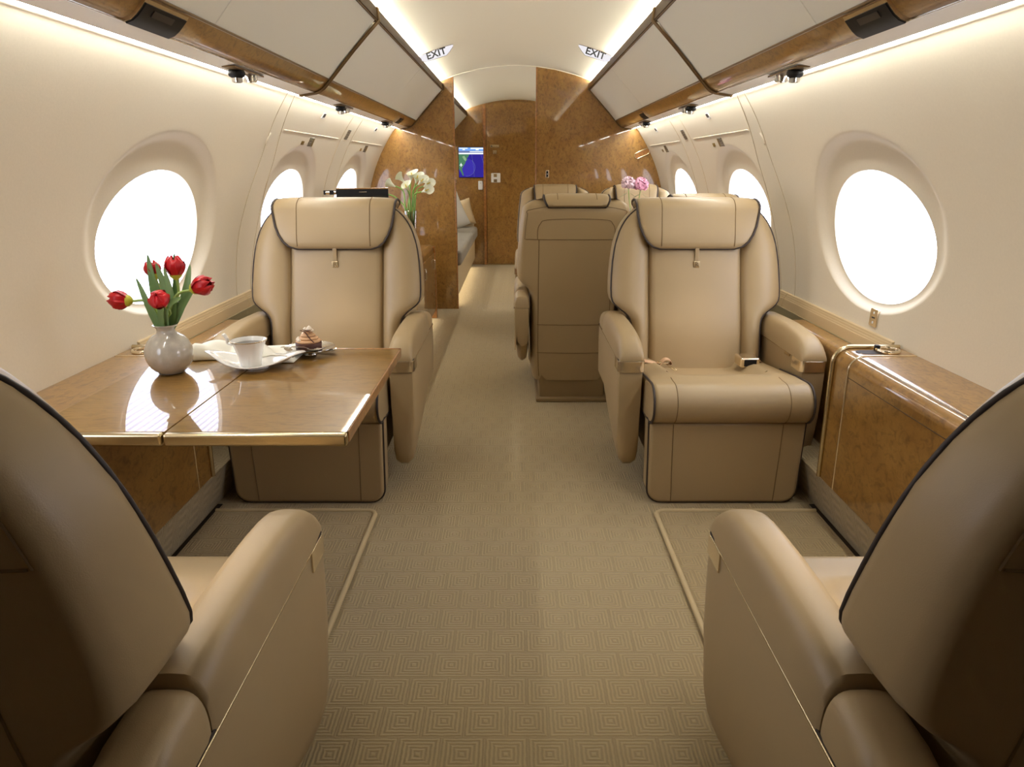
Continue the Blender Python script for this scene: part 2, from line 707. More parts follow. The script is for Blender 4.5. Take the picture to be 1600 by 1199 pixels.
# lower sidewall cloth, baseboards (carpeted plinths), ledges
for s, side in ((-1, 'left'), (1, 'right')):
    b = prism('baseboard_' + side, [(s * 1.055, 0.0), (s * 1.045, 0.035), (s * 1.012, 0.15), (s * 1.06, 0.17), (s * 1.16, 0.17), (s * 1.16, 0.0)], 'Y',
              BACK_Y, PART_Y - 0.003, 'carpet', None)
    tag(b, 'carpeted plinth running along the %s sidewall' % side, kind='structure')
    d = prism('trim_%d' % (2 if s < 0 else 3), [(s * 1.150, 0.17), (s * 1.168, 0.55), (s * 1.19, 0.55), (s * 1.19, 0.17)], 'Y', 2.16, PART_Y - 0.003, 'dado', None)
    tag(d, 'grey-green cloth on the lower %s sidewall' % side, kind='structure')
    # ribbed tan sill
    prof = [(1.199, 0.612), (1.190, 0.609), (1.188, 0.602), (1.186, 0.602), (1.184, 0.594), (1.182, 0.594), (1.180, 0.587), (1.178, 0.587), (1.176, 0.578), (1.172, 0.551), (1.174, 0.546), (1.196, 0.546)]
    y = 2.165
    for k, y1 in enumerate((3.07, 4.45, 5.83)):
        t = prism('trim_%d' % (4 + k + (0 if s < 0 else 3)), [(s * a, b_) for a, b_ in prof], 'Y', y, y1 - 0.004, 'ledge', None, 0.001, 1)
        tag(t, 'ribbed tan window sill, %s wall, %s length' % (side, ('nearest', 'middle', 'farthest')[k]), kind='structure')
        y = y1


# sidewall details: seams, placards, vents, buttons
def on_wall(s, y, z):
    n = Vector((-s * wallx(z), 0, -(z - ZC))).normalized()
    tz = Vector((-s * (z - ZC), 0, wallx(z))).normalized() if True else None
    up = Vector((0, 1, 0)).cross(n)
    if up.z < 0:
        up = -up
    return Vector((s * wallx(z), y, z)), n, up


def wall_plate(name, s, y, z, w, h, mat, t=0.002, parent=None):
    c, n, up = on_wall(s, y, z)
    ux = up.cross(n)
    o = patch_on(name, c + n * 0.0005, ux, up, w, h, t, mat, parent or wall[s])
    return o


for s in (-1, 1):
    for tabl in ([(.61, 3.0), (.83, 3.06), (.96, 3.11), (1.1, 3.165), (1.2, 3.18), (1.37, 3.145), (1.44, 3.13)], [(.61, 3.16), (.83, 3.27), (.96, 3.32), (1.1, 3.35), (1.2, 3.345), (1.4, 3.25), (1.44, 3.22)]):
        pts = cr([(s * (wallx(z) - 0.0002), y, z) for z, y in tabl], 6)
        pts = [(s * (wallx(p.z) - 0.0002), p.y, p.z) for p in pts]
        tube('panel_seam', pts, 0.0016, 'seamtan', wall[s], 4)
    for y0, y1 in ((3.33, 4.33), (4.70, 5.70)):
        pts = [(s * (wallx(1.298) - 0.0006), y0 + (y1 - y0) * i / 4, 1.298) for i in range(5)]
        tube('hatch_seam', pts, 0.0028, 'wall', wall[s], 5)
    for y in (4.40, 4.66):
        pts = [(s * (wallx(z) - 0.0002), y, z) for z in [0.66 + 0.76 * i / 20 for i in range(21)]]
        tube('panel_seam', pts, 0.0015, 'ledge', wall[s], 4)
    for y in (3.83, 5.20):
        p = wall_plate('placard', s, y, 1.263, 0.085, 0.05, 'placard')
        wall_plate('placard_print', s, y + 0.028, 1.263, 0.022, 0.046, 'placardgold', 0.0026, p)
        for q in range(4):
            wall_plate('placard_print', s, y - 0.02, 1.279 - 0.0105 * q, 0.045 - 0.006 * (q % 2), 0.004, 'print', 0.0026, p)
        wall_plate('placard', s, y - 0.14 * (1 if s < 0 else -1), 1.254, 0.042, 0.02, 'placardgold')
    g = wall_plate('air_grille', s, 4.507, 1.327, 0.075, 0.06, 'placard')
    for q in range(5):
        wall_plate('grille_slot', s, 4.507, 1.351 - 0.012 * q, 0.062, 0.004, 'print', 0.0028, g)
    for y in (3.81, 5.19):
        c, n, up = on_wall(s, y, 1.388)
        b = wall_plate('latch', s, y, 1.388, 0.05, 0.03, 'white', 0.004)
        wall_plate('latch_slot', s, y, 1.391, 0.042, 0.022, 'brown', 0.0048, b)
    # round plug
    c, n, up = on_wall(s, 3.19 if s > 0 else 3.18, 1.256)
    ux = up.cross(n)
    rings = []
    for r, h in ((0.028, -0.002), (0.028, 0.003), (0.025, 0.005), (0.0001, 0.005)):
        rings.append([c + ux * (r * 0.45 * math.cos(a)) + up * (r * math.sin(a)) + n * h for a in (2 * PI * k / 20 for k in range(20))])
    loft('plug', rings, 'wall', wall[s], 40)
    # shade switch under the nearest window
    b = wall_plate('shade_switch', s, 2.315, 0.657, 0.05, 0.06, 'champagne', 0.004)
    wall_plate('switch_button', s, 2.315, 0.673, 0.008, 0.008, 'white', 0.0052, b)
    wall_plate('switch_button', s, 2.315, 0.641, 0.008, 0.008, 'white', 0.0052, b)
    wall_plate('switch_button', s, 2.315, 0.657, 0.02, 0.005, 'ink', 0.0052, b)

# ------------------------------------------------------------------ partitions and bulkheads


def partition(name, x_in, s, label):
    pts = [(x_in, 0.0)]
    xs = [x_in + (s * 0.80 - x_in) * i / 12 for i in range(13)]
    pts += [(x, ceilz(x) + 0.005) for x in xs]
    pts += [(s * (wallx(z) + 0.004), z) for z in (1.5, 1.42, 1.35, 1.25, 1.15, 1.05, 0.95, 0.85, 0.75, 0.6)]
    pts += [(s * 1.19, 0.0)]
    o = prism(name, pts, 'Y', PART_Y, PART_Y + 0.04, 'wood', None)
    tag(o, label, kind='structure')
    e = rbox('edge_band', x_in - 0.008 if s > 0 else x_in - 0.002, x_in + 0.002 if s > 0 else x_in + 0.008, PART_Y - 0.004, PART_Y + 0.044, 0.0, ceilz(x_in) - 0.002, 'woodedge', o, 0.003)
    return o


pl = partition('wall_partition_left', -0.488, -1, 'burl wood partition left of the aisle doorway')
pr = partition('wall_partition_right', 0.162, 1, 'burl wood partition right of the aisle doorway')

sw = rbox('light_switch', 0.237, 0.263, PART_Y - 0.006, PART_Y + 0.002, 1.058, 1.118, 'champagne', pr, 0.003)
rbox('switch_rocker', 0.242, 0.258, PART_Y - 0.008, PART_Y - 0.004, 1.066, 1.110, 'black', sw, 0.001)
rbox('switch_rocker', 0.2475, 0.2525, PART_Y - 0.009, PART_Y - 0.006, 1.085, 1.091, 'white', sw, 0.001)
# recessed pull on the right partition
pts = []
for (px, pz) in rrect(0.062, 0.022, 0.0215, 6):
    a = math.radians(24)
    pts.append((0.996 + px * math.cos(a) - pz * math.sin(a), PART_Y - 0.003, 1.243 + px * math.sin(a) + pz * math.cos(a)))
hd = tube('coat_pull', pts, 0.0045, 'gold', pr, 6, True)
mk('pull_recess', [(p[0], PART_Y - 0.002, p[2]) for p in pts], [tuple(range(len(pts)))], 'woodedge', hd, 0)

# bulkhead at the far end
pts = [(-1.19, 0.0)] + [(-(wallx(z)), z) for z in (0.6, 0.8, 1.0, 1.2, 1.35, 1.45)] + [(x, ceilz(x) + .004) for x in [-0.85 + 1.7 * i / 16 for i in range(17)]] + [((wallx(z)), z) for z in (1.45, 1.35, 1.2, 1.0, 0.8, 0.6)] + [(1.19, 0.0)]
wa = tag(prism('wall_aft', pts, 'Y', AFT_Y, AFT_Y + 0.03, 'wood', None), 'burl wood bulkhead closing the far cabin', kind='structure')
pts2 = [(p[0], p[1]) for p in pts]
wb = tag(prism('wall_back', pts2, 'Y', BACK_Y - 0.03, BACK_Y, 'wood', None), 'wood bulkhead behind the viewer', kind='structure')
pts = [(-0.345, 0.012)] + [(x, ceilz(x) - 0.02) for x in [-0.345 + 0.75 * i / 10 for i in range(11)]] + [(0.405, 0.012)]
d1 = tag(prism('door_1', pts, 'Y', AFT_Y - 0.03, AFT_Y - 0.002, 'wood', None, 0.003, 1), 'tall burl wood door at the end of the aisle', kind='structure')
rbox('door_stile', -0.382, -0.349, AFT_Y - 0.036, AFT_Y - 0.001, 0.0, ceilz(-0.37) - 0.01, 'woodedge', wa, 0.004)
rbox('threshold', -0.345, 0.405, AFT_Y - 0.06, AFT_Y - 0.002, 0.0, 0.012, 'gold', d1, 0.002)
lt = rbox('door_latch', -0.292, -0.182, AFT_Y - 0.042, AFT_Y - 0.028, 0.968, 1.075, 'white', d1, 0.008)
rbox('latch_grip', -0.262, -0.222, AFT_Y - 0.046, AFT_Y - 0.036, 1.030, 1.068, 'gold', lt, 0.003)
rbox('latch_grip', -0.262, -0.222, AFT_Y - 0.046, AFT_Y - 0.036, 0.972, 1.006, 'bronze', lt, 0.003)
rbox('door_plate', -0.300, -0.195, AFT_Y - 0.036, AFT_Y - 0.028, 1.360, 1.392, 'gold', d1, 0.002)
rbox('indicator', -0.292, -0.276, AFT_Y - 0.038, AFT_Y - 0.032, 1.369, 1.383, 'print', d1, 0.001)
rbox('door_plate', -0.268, -0.224, AFT_Y - 0.036, AFT_Y - 0.028, 1.288, 1.330, 'gold', d1, 0.002)
hs = thing('wall_handset', 'small white wall handset beside the far door, under the screen', 'handset', (-0.419, AFT_Y, 0.935))
rbox('body', -0.028, 0.028, -0.022, 0.0, -0.052, 0.052, 'white', hs, 0.01, 3)
rbox('button', -0.006, 0.006, -0.025, -0.02, 0.024, 0.030, 'placard', hs, 0.001)
# moving-map screen
tv = thing('map_screen', 'flat wall screen showing a blue moving map, beyond the doorway', 'screen', (-0.52, AFT_Y, 1.195))
rbox('bezel', -0.155, 0.155, -0.016, -0.0005, -0.172, 0.172, 'black', tv, 0.004)
Yb = -0.0172


def flat(name, pts, y, mat, par):
    return mk(name, [(p[0], y, p[1]) for p in pts], [tuple(range(len(pts)))], mat, par, 0)


scr = flat('screen', [(-0.150, -0.167), (0.150, -0.167), (0.150, 0.167), (-0.150, 0.167)], Yb, 'screenblue', tv)
circ = [(-0.06 + 0.10 * math.cos(2 * PI * i / 40), -0.055 + 0.10 * math.sin(2 * PI * i / 40)) for i in range(40)]
circ = [(max(p[0], -0.150), p[1]) for p in circ]
flat('range_disc', circ, Yb - 0.0003, 'screenblue2', scr)
flat('header', [(-0.150, 0.130), (0.150, 0.130), (0.150, 0.167), (-0.150, 0.167)], Yb - 0.0003, 'screenhead', scr)
flat('header', [(-0.150, 0.108), (0.150, 0.108), (0.150, 0.130), (-0.150, 0.130)], Yb - 0.0003, 'screengrey', scr)
flat('header_line', [(-0.150, 0.092), (0.150, 0.092), (0.150, 0.107), (-0.150, 0.107)], Yb - 0.0004, 'screenwhite', scr)
flat('header_line', [(-0.145, 0.153), (-0.045, 0.153), (-0.045, 0.163), (-0.145, 0.163)], Yb - 0.0005, 'screenwhite', scr)
flat('header_line', [(-0.01, 0.150), (0.145, 0.150), (0.145, 0.163), (-0.01, 0.163)], Yb - 0.0005, 'screenwhite', scr)
flat('header_line', [(-0.105, 0.138), (-0.075, 0.138), (-0.075, 0.148), (-0.105, 0.148)], Yb - 0.0005, 'screenwhite', scr)
flat('header_line', [(0.05, 0.136), (0.085, 0.136), (0.085, 0.147), (0.05, 0.147)], Yb - 0.0005, 'screenwhite', scr)
flat('header_line', [(-0.02, 0.116), (0.148, 0.116), (0.148, 0.124), (-0.02, 0.124)], Yb - 0.0005, 'screenwhite', scr)
flat('land', [(-0.150, 0.092), (-0.025, 0.092), (-0.038, 0.065), (-0.055, 0.045), (-0.05, 0.03), (-0.068, 0.015), (-0.075, -0.01), (-0.10, -0.045), (-0.115, -0.075), (-0.103, -0.12), (-0.095, -0.148), (-0.108, -0.15), (-0.125, -0.11), (-0.15, -0.075)], Yb - 0.0006, 'screengreen', scr)
flat('land', [(-0.11, 0.065), (-0.085, 0.075), (-0.062, 0.04), (-0.068, 0.012), (-0.09, 0.03)], Yb - 0.0008, 'screengreen2', scr)
flat('plane_icon', [(-0.125, -0.003), (-0.121, -0.012), (-0.121, -0.02), (-0.107, -0.030), (-0.107, -0.034), (-0.121, -0.029), (-0.121, -0.041), (-0.115, -0.047), (-0.125, -0.045), (-0.135, -0.047), (-0.129, -0.041), (-0.129, -0.029), (-0.143, -0.034), (-0.143, -0.030), (-0.129, -0.02), (-0.129, -0.012)], Yb - 0.001, 'screenwhite', scr)
for pts in ([(0.002, 0.09), (0.012, 0.02), (0.025, -0.07), (0.028, -0.165)], [(0.11, 0.09), (0.125, 0.04), (0.14, -0.02)]):
    tube('map_line', [(p[0], Yb - 0.0006, p[1]) for p in pts], 0.0008, 'screengrey', scr, 4)
tube('map_line', [(-0.06 + 0.10 * math.cos(a), Yb - 0.0006, -0.055 + 0.10 * math.sin(a)) for a in [-1.7 + 2.6 * i / 20 for i in range(21)]], 0.0010, 'screengrey', scr, 4)

# ------------------------------------------------------------------ overhead bins, valances, service panels
VAL = [(.777, 1.485), (.790, 1.470), (.803, 1.456), (.818, 1.445), (.836, 1.4385)]


def bin_unit(s, y0, y1, label, doors, lamps, displays, group=None):
    t = thing('overhead_bin', label, 'overhead bin', (0, 0, 0))
    m = lambda P: [(s * a, b) for a, b in P]
    prism('body', m([(.787, 1.497), (.588, 1.704), (.66, 1.690), (.88, 1.60), (.905, 1.47), (.900, 1.434), (.845, 1.4455), (.82, 1.456)]), 'Y', y0 + .002, y1 - .002, 'brown', t)
    for (a, b) in doors:
        o = mk('door', [], [], 'bin', t, 0) if False else None
        P = [(.7745, 1.4885), (.672, 1.6015), (.5695, 1.7105)]
        P = [(.7745, 1.4885), (.7235, 1.5475), (.671, 1.603), (.6195, 1.6575), (.5685, 1.7105)]
        prism('door', m(P + [(p[0] + .011, p[1] + .009) for p in P[::-1]]), 'Y', a + .0015, b - .0015, 'bin', t, 0.0012, 1)
    prism('top_rail', m([(.5575, 1.7090), (.5640, 1.7570), (.5770, 1.7570), (.5860, 1.7060)]), 'Y', y0 + .001, y1 - .001, 'rail', t, 0.001, 1)
    prism('valance', m(VAL + [(p[0] + .007, p[1] + .008) for p in VAL[::-1]]), 'Y', y0 + .001, y1 - .001, 'wood', t)
    tube('door_trim', [(s * .776, y0 + .002, 1.4865), (s * .776, y1 - .002, 1.4865)], 0.0042, 'bronze', t, 6)
    tube('rail_trim', [(s * .5640, y0 + .002, 1.7080), (s * .5640, y1 - .002, 1.7080)], 0.0028, 'bronze', t, 6)
    tube('valance_trim', [(s * .8375, y0 + .002, 1.4375), (s * .8375, y1 - .002, 1.4375)], 0.0030, 'chrome', t, 6)
    prism('service_panel', m([(.838, 1.4375), (.906, 1.4265), (.908, 1.4305), (.840, 1.4435)]), 'Y', y0 + .001, y1 - .001, 'psu', t)
    # rounded end bands that follow the section
    sec = [(.5600, 1.7560), (.5560, 1.7100), (.617, 1.650), (.672, 1.5935), (.776, 1.4795), (.790, 1.4645), (.803, 1.4505), (.818, 1.4405), (.836, 1.4345), (.905, 1.4235)]
    for y in (y0, y1):
        if -1.5 < y < 8.5:
            tube('end_band', [(s * a, y + (0.006 if y == y0 else -0.006), b) for a, b in sec], 0.0045, 'bronze', t, 6)
    for y in lamps:
        x, z = 0.870, 1.4325
        g = rbox('lamp_plate', min(s * (x - .022), s * (x + .018)), max(s * (x - .022), s * (x + .018)), y - 0.13, y + 0.13, z - 0.006, z, 'bronze', t, 0.001, 1)
        lathe('air_nozzle', [(0.0, 0.0), (0.022, 0.0), (0.026, -0.010), (0.024, -0.020), (0.014, -0.026), (0.012, -0.034), (0.0, -0.034)], 'black', g, 16, (s * x, y - 0.06, z - 0.003))
        lathe('nozzle_ring', [(0.012, -0.026), (0.0165, -0.026), (0.0165, -0.038), (0.012, -0.038)], 'chrome', g, 16, (s * x, y - 0.06, z - 0.003), closed=True)
        lathe('lamp_cup', [(0.006, -0.002), (0.02, -0.004), (0.021, -0.022), (0.018, -0.024), (0.016, -0.012), (0.0, -0.012)], 'chrome', g, 16, (s * x, y + 0.06, z - 0.003))
        lathe('lens', [(0.0, -0.0130), (0.0155, -0.0130)], 'lamp', g, 16, (s * x, y + 0.06, z - 0.003))
    for (ya, yb, small) in displays:
        k = 0.0045
        P = [(.785, 1.4755), (.795, 1.464), (.806, 1.4525), (.818, 1.4435), (.834, 1.4375)] if not small else [(.792, 1.4675), (.801, 1.458), (.810, 1.4495), (.820, 1.4425), (.832, 1.4375)]
        up = (0.0055, 0.0065)
        fr = prism('display_frame', m([(P[0][0] - .0095, P[0][1] + .0015)] + [(p[0] - .0045, p[1] - .0055) for p in P] + [(p[0] + .002, p[1] + .002) for p in P[::-1]]), 'Y', ya - .006, yb + .006, 'champagne', t)
        pn = prism('display_panel', m([(p[0] - .0062, p[1] - .0075) for p in P] + [(p[0] - .001, p[1] - .001) for p in P[::-1]]), 'Y', ya, yb, 'black', fr)
        yl, ym = (ya + (yb - ya) * .22, ya + (yb - ya) * .72)
        e1, e2 = P[0], P[2]
        q1 = (e1[0] + (e2[0] - e1[0]) * .25, e1[1] + (e2[1] - e1[1]) * .25)
        q2 = (e1[0] + (e2[0] - e1[0]) * .75, e1[1] + (e2[1] - e1[1]) * .75)
        prism('display_window', m([(q1[0] - .0075, q1[1] - .009), (q2[0] - .0075, q2[1] - .009), (q2[0] - .004, q2[1] - .004), (q1[0] - .004, q1[1] - .004)]), 'Y', yl, ym, 'displaydark', pn)
    return t


for s, sd in ((-1, 'left'), (1, 'right')):
    bin_unit(s, BACK_Y + .004, 3.166, 'nearer cream and burl wood overhead bin on the %s' % sd, [(BACK_Y + .01, .6), (.6, 2.003), (2.003, 3.158)],
             [1.12, 2.44], [(1.655, 1.845, False)])
    bin_unit(s, 3.176, PART_Y - .004, 'farther cream overhead bin on the %s, ending at the partition' % sd, [(3.184, 4.6), (4.6, PART_Y - .012)],
             [3.80, 5.05], [(4.66, 4.80, True)] if s > 0 else [(5.12, 5.26, True)])
bin_unit(-1, PART_Y + .045, AFT_Y - .003, 'left overhead bin in the cabin beyond the partition', [(PART_Y + .05, 7.2), (7.2, AFT_Y - .01)], [], [])
bin_unit(1, PART_Y + .045, AFT_Y - .003, 'right overhead bin in the cabin beyond the partition', [(PART_Y + .05, 7.2), (7.2, AFT_Y - .01)], [], [])


def strip_light(name, label, s, x0, x1, z0, z1, y0, y1, mat):
    """diffuser strip in short lengths in a shallow channel"""
    t = thing(name, label, 'strip light', (0, y0, 0))
    n = max(1, round((y1 - y0) / 0.55))
    V, F = [], []
    for i in range(n):
        a = (y1 - y0) * i / n + .004
        b = (y1 - y0) * (i + 1) / n - .004
        k = len(V)
        V += [(s * x0, a, z0), (s * x1, a, z1), (s * x1, b, z1), (s * x0, b, z0)]
        F.append((k, k + 1, k + 2, k + 3))
    mk('diffuser', V, F, mat, t, 0, recalc=False)
    return t


for s, sd in ((-1, 'left'), (1, 'right')):
    for y0, y1, w in ((0.9, PART_Y - .01, 'main'), (PART_Y + .06, AFT_Y - .02, 'far')):
        strip_light('cove_light', 'ceiling cove strip light above the %s bins of the %s cabin' % (sd, w), s, .602, .608, 1.738, 1.757, y0, y1, 'cove')
        strip_light('wash_light', 'strip light washing down the %s wall of the %s cabin' % (sd, w), s, .912, .930, 1.434, 1.430, y0, y1, 'wash')

# reading spots
for s in (-1, 1):
    for (y, ty, tx, wv) in ((1.18, 0.92, 0.57, READ_W), (2.50, 2.66, 0.70, READ_W * .35)):
        L = bpy.data.lights.new('reading_spot', 'SPOT')
        L.energy = wv * (1.0)
        L.color = (1.0, 0.86, 0.72)
        L.spot_size = math.radians(31)
        L.spot_blend = 1.0
        L.shadow_soft_size = 0.015
        o = bpy.data.objects.new('reading_spot', L)
        COL.objects.link(o)
        o.location = (s * .870, y, 1.400)
        d = Vector((s * tx, ty, 0.52)) - Vector(o.location)
        o.rotation_euler = d.to_track_quat('-Z', 'Y').to_euler()

# ------------------------------------------------------------------ exit signs


def text_mesh(name, body, size, mat, parent, loc, rot, extrude=0.0006, font_scale=(1, 1, 1)):
    cu = bpy.data.curves.new(name, 'FONT')
    cu.body = body
    cu.size = size
    cu.extrude = extrude
    cu.offset = size * 0.022
    cu.align_x = 'CENTER'
    cu.align_y = 'CENTER'
    tmp = bpy.data.objects.new(name, cu)
    COL.objects.link(tmp)
    bpy.context.view_layer.update()
    dg = bpy.context.evaluated_depsgraph_get()
    me = bpy.data.meshes.new_from_object(tmp.evaluated_get(dg))
    bpy.data.objects.remove(tmp)
    me.materials.clear()
    me.materials.append(M[mat])
    o = bpy.data.objects.new(name, me)
    COL.objects.link(o)
    o.parent = parent
    o.location = loc
    o.rotation_euler = rot
    o.scale = font_scale
    return o


for s, sd in ((-1, 'left'), (1, 'right')):
    y = 4.60
    xs = [0.375 + (0.575 - 0.375) * i / 10 for i in range(11)]
    cx = 0.475
    t = thing('exit_sign', 'lit white EXIT sign hanging from the ceiling on the %s' % sd, 'exit sign', (s * cx, y, ceilz(cx)))
    z0 = ceilz(cx)
    top = [(s * (x - cx), ceilz(x) - z0 + 0.002) for x in xs]
    low = []
    for i, x in enumerate(xs):
        dz = 0.050
        if i == 0:
            dz = 0.012
        elif i == 1:
            dz = 0.034
        elif i == 10:
            dz = 0.018
        elif i == 9:
            dz = 0.040
        low.append((s * (x - cx), ceilz(x) - z0 - dz))
    prism('face', top + low[::-1], 'Y', -0.006, 0.006, 'signface', t, 0.001, 1)
    tube('sign_frame', [(p[0], -0.005, p[1] - .0015) for p in top], 0.0035, 'bronze', t, 5)
    tube('sign_frame', [(p[0], 0.0, p[1]) for p in low], 0.0018, 'placard', t, 5)
    sl = math.atan2(ceilz(cx + .05) - ceilz(cx - .05), 0.1) * s
    e = text_mesh('lettering', 'EXIT', 0.052, 'ink', t, (s * 0.0, -0.0068, -0.025), (PI / 2, 0, 0), 0.0005, (1.15, 1.0, 1))
    e.rotation_euler = Matrix.Rotation(-sl, 3, 'Y').to_4x4().to_3x3().to_euler() if False else (Matrix.Rotation(-sl, 3, 'Y') @ Matrix.Rotation(PI / 2, 3, 'X')).to_euler()
    tag(e, 'black EXIT lettering')

# ------------------------------------------------------------------ consoles and ledges


def console_prof(s, z, xf, r, n=5, zb=0.165):
    """outline (x,z) with rounded upper front edge"""
    P = [(s * 1.190, zb), (s * 1.196, z)]
    for k in range(n + 1):
        a = PI / 2 * k / n
        P.append((s * (xf + r - r * math.sin(a)), z - r + r * math.cos(a)))
    P.append((s * (xf + .004), zb))
    return P


def band_pts(s, y, z, xf, r, off, zb=0.168):
    P = [(s * 1.190, y, z + off)]
    for k in range(9):
        a = PI / 2 * k / 8
        P.append((s * (xf + r - (r + off) * math.sin(a)), y, z - r + (r + off) * math.cos(a)))
    P.append((s * (xf + .004 - off), y, zb))
    return P


for s, sd in ((-1, 'left'), (1, 'right')):
    c = thing('side_console', ('burl wood side console against the right wall, glossy top clear' if s > 0 else 'burl wood side console against the left wall, table folding out of it'), 'console', (0, 0, 0))
    prism('body', console_prof(s, 0.600, 0.995, 0.045), 'Y', 1.22, 2.022, 'wood', c)
    prism('end_section', console_prof(s, 0.600, 0.995, 0.045), 'Y', 2.028, 2.118, 'wood', c)
    tube('end_band', band_pts(s, 2.123, 0.600, 0.995, 0.045, 0.004), 0.008, 'gold', c, 8)
    tube('joint_band', band_pts(s, 2.025, 0.600, 0.995, 0.045, 0.0005), 0.0032, 'champagne', c, 6)
    if s > 0:
        tube('lid_line', [(s * 1.022, 1.22, 0.5985), (s * 1.022, 2.02, 0.5985)], 0.0014, 'champagne', c, 5)
    tube('front_line', [(s * .9955, 1.22, 0.535), (s * .9955, 2.02, 0.535)], 0.0012, 'brown', c, 5)
    # drink holder: slot, well and ring
    sl = [(s * 1.085 + px, 2.074 + py) for px, py in rrect(0.050, 0.024, 0.0235, 6)]
    mk('cup_slot', [(p[0], p[1], 0.6008) for p in sl], [tuple(range(len(sl)))], 'brown', c, 0)
    lathe('cup_ring', [(0.028, 0.0), (0.034, 0.0), (0.036, 0.006), (0.033, 0.011), (0.029, 0.011), (0.027, 0.006)], 'champagne', c, 28, (s * 1.130, 2.074, 0.6005), closed=True)
    lathe('cup_ring', [(0.020, 0.0), (0.023, 0.0), (0.0235, 0.008), (0.0205, 0.008)], 'champagne', c, 24, (s * 1.130, 2.074, 0.6005), closed=True)
    rbox('latch', s * 1.106 - .007, s * 1.106 + .007, 2.086, 2.100, 0.600, 0.618, 'black', c, 0.002)
    # narrower wood ledge beyond
    l = thing('wood_ledge', 'narrow burl wood ledge under the %s window beyond the console' % sd, 'ledge', (0, 0, 0))
    prism('top', console_prof(s, 0.548, 1.100, 0.025, 5, 0.30), 'Y', 2.135, 2.80, 'wood', l)
    prism('front_panel', [(s * 1.112, 0.172), (s * 1.112, 0.30), (s * 1.15, 0.30), (s * 1.15, 0.172)], 'Y', 2.135, 2.80, 'wood', l)
    rbox('vent_slot', min(s * 1.13, s * 1.14), max(s * 1.13, s * 1.14), 2.25, 2.29, 0.5475, 0.5490, 'brown', l, 0)

# ------------------------------------------------------------------ folding table
tb = thing('folding_table', 'glossy veneered table folded out from the left console', 'table', (0, 0, 0))
for (xa, xb) in ((-1.035, -0.7385), (-0.7355, -0.356)):
    lf = rbox('leaf', xa, xb, 1.385, 2.090, 0.583, 0.606, 'table', tb, 0.0008, 1)
rbox('edge_trim', -1.035, -0.7385, 1.365, 1.3855, 0.5795, 0.6065, 'gold', tb, 0.006, 4)
rbox('edge_trim', -0.7355, -0.352, 1.365, 1.3855, 0.5795, 0.6065, 'gold', tb, 0.006, 4)
rbox('side_edge', -0.3565, -0.3515, 1.387, 2.090, 0.581, 0.6058, 'woodedge', tb, 0.002, 2)
rbox('far_edge', -0.7355, -0.352, 2.0895, 2.100, 0.581, 0.6075, 'woodedge', tb, 0.003, 2)
rbox('far_edge', -1.035, -0.7385, 2.0895, 2.100, 0.581, 0.6075, 'woodedge', tb, 0.003, 2)
rbox('hinge', -0.7420, -0.7320, 1.50, 1.56, 0.575, 0.583, 'bronze', tb, 0.001, 1)
rbox('hinge', -0.7420, -0.7320, 1.90, 1.96, 0.575, 0.583, 'bronze', tb, 0.001, 1)
rbox('support_arm', -1.000, -0.60, 1.68, 1.74, 0.555, 0.583, 'bronze', tb, 0.004, 2)

# ------------------------------------------------------------------ floor mats
for s, sd in ((-1, 'left'), (1, 'right')):
    t = thing('floor_mat', 'bound carpet mat on the floor around the near %s armchair' % sd, 'mat', (0, 0, 0))
    x0, x1 = 0.478, 1.030
    r = 0.035
    P = [(s * x1, 2.185), (s * (x0 + r), 2.185)] + [(s * (x0 + r - r * math.sin(a)), 2.185 - r + r * math.cos(a)) for a in (PI / 2 * k / 6 for k in range(1, 7))] + [(s * x0, 0.2), (s * x1, 0.2)]
    prism('pile', P, 'Z', 0.0005, 0.010, 'mat', t)
    tube('binding', [(p[0], p[1], 0.009) for p in P[:-1]], 0.0085, 'binding', t, 8)
    rbox('floor_gap', min(s * 1.034, s * 1.052), max(s * 1.034, s * 1.052), 0.2, 2.25, 0.0004, 0.002, 'brown', t, 0)

# ------------------------------------------------------------------ armchairs


def smooth01(t):
    t = max(0.0, min(1.0, t))
    return t * t * (3 - 2 * t)


def yf(z):
    return -0.100 - 0.27 * (z - 0.36) + 0.014 * math.exp(-((z - 0.50) / 0.13) ** 2)


WT = [(.11, .250), (.15, .256), (.20, .258), (.30, .262), (.52, .264), (.55, .268), (.575, .285), (.597, .318), (.617, .340), (.645, .347), (.70, .346), (.78, .340),
      (.84, .330), (.89, .314), (.925, .296), (.95, .277), (.97, .254), (.985, .228), (.996, .195), (1.003, .150), (1.006, .09)]
TT = [(.15, .120), (.30, .135), (.60, .150), (.80, .140), (.92, .115), (.98, .080), (1.006, .030)]


def wtab(z, bw):
    if bw < 0.95:                      # squarer shoulders on the conference seats
        if .8 < z <= .96:
            z = .8 + (z - .8) * .09 / .16
        elif z > .96:
            z = .89 + (z - .96) * .116 / .046
    return interp(WT, z)


YR = [(.11, -.285), (.30, -.303), (.50, -.318), (.70, -.335), (.85, -.352), (.92, -.358), (.955, -.356), (.98, -.345), (1.006, -.312)]


def thick(z):
    return yf(z) - interp(YR, z)


def back_pt(x, z, bw):
    w = wtab(z, bw) * bw
    g = min(0.188 * bw, 0.82 * w)
    ax = abs(x)
    if ax < g:
        d = 0.016 * (1 - (x / g) ** 2)
    else:
        q = (ax - g) / max(w - g, 1e-4)
        d = 0.032 * math.sin(PI * min(1.0, q * 0.92 + 0.04))
    d -= 0.020 * math.exp(-((ax - g) / 0.008) ** 2)
    e = max(0.0, ax - (w - 0.032)) / 0.032
    d -= 0.032 * (1 - math.sqrt(max(0.0, 1 - min(e, 1.0) ** 2)))
    d -= 0.045 * smooth01((z - 0.955) / 0.055) ** 2
    return yf(z) + d


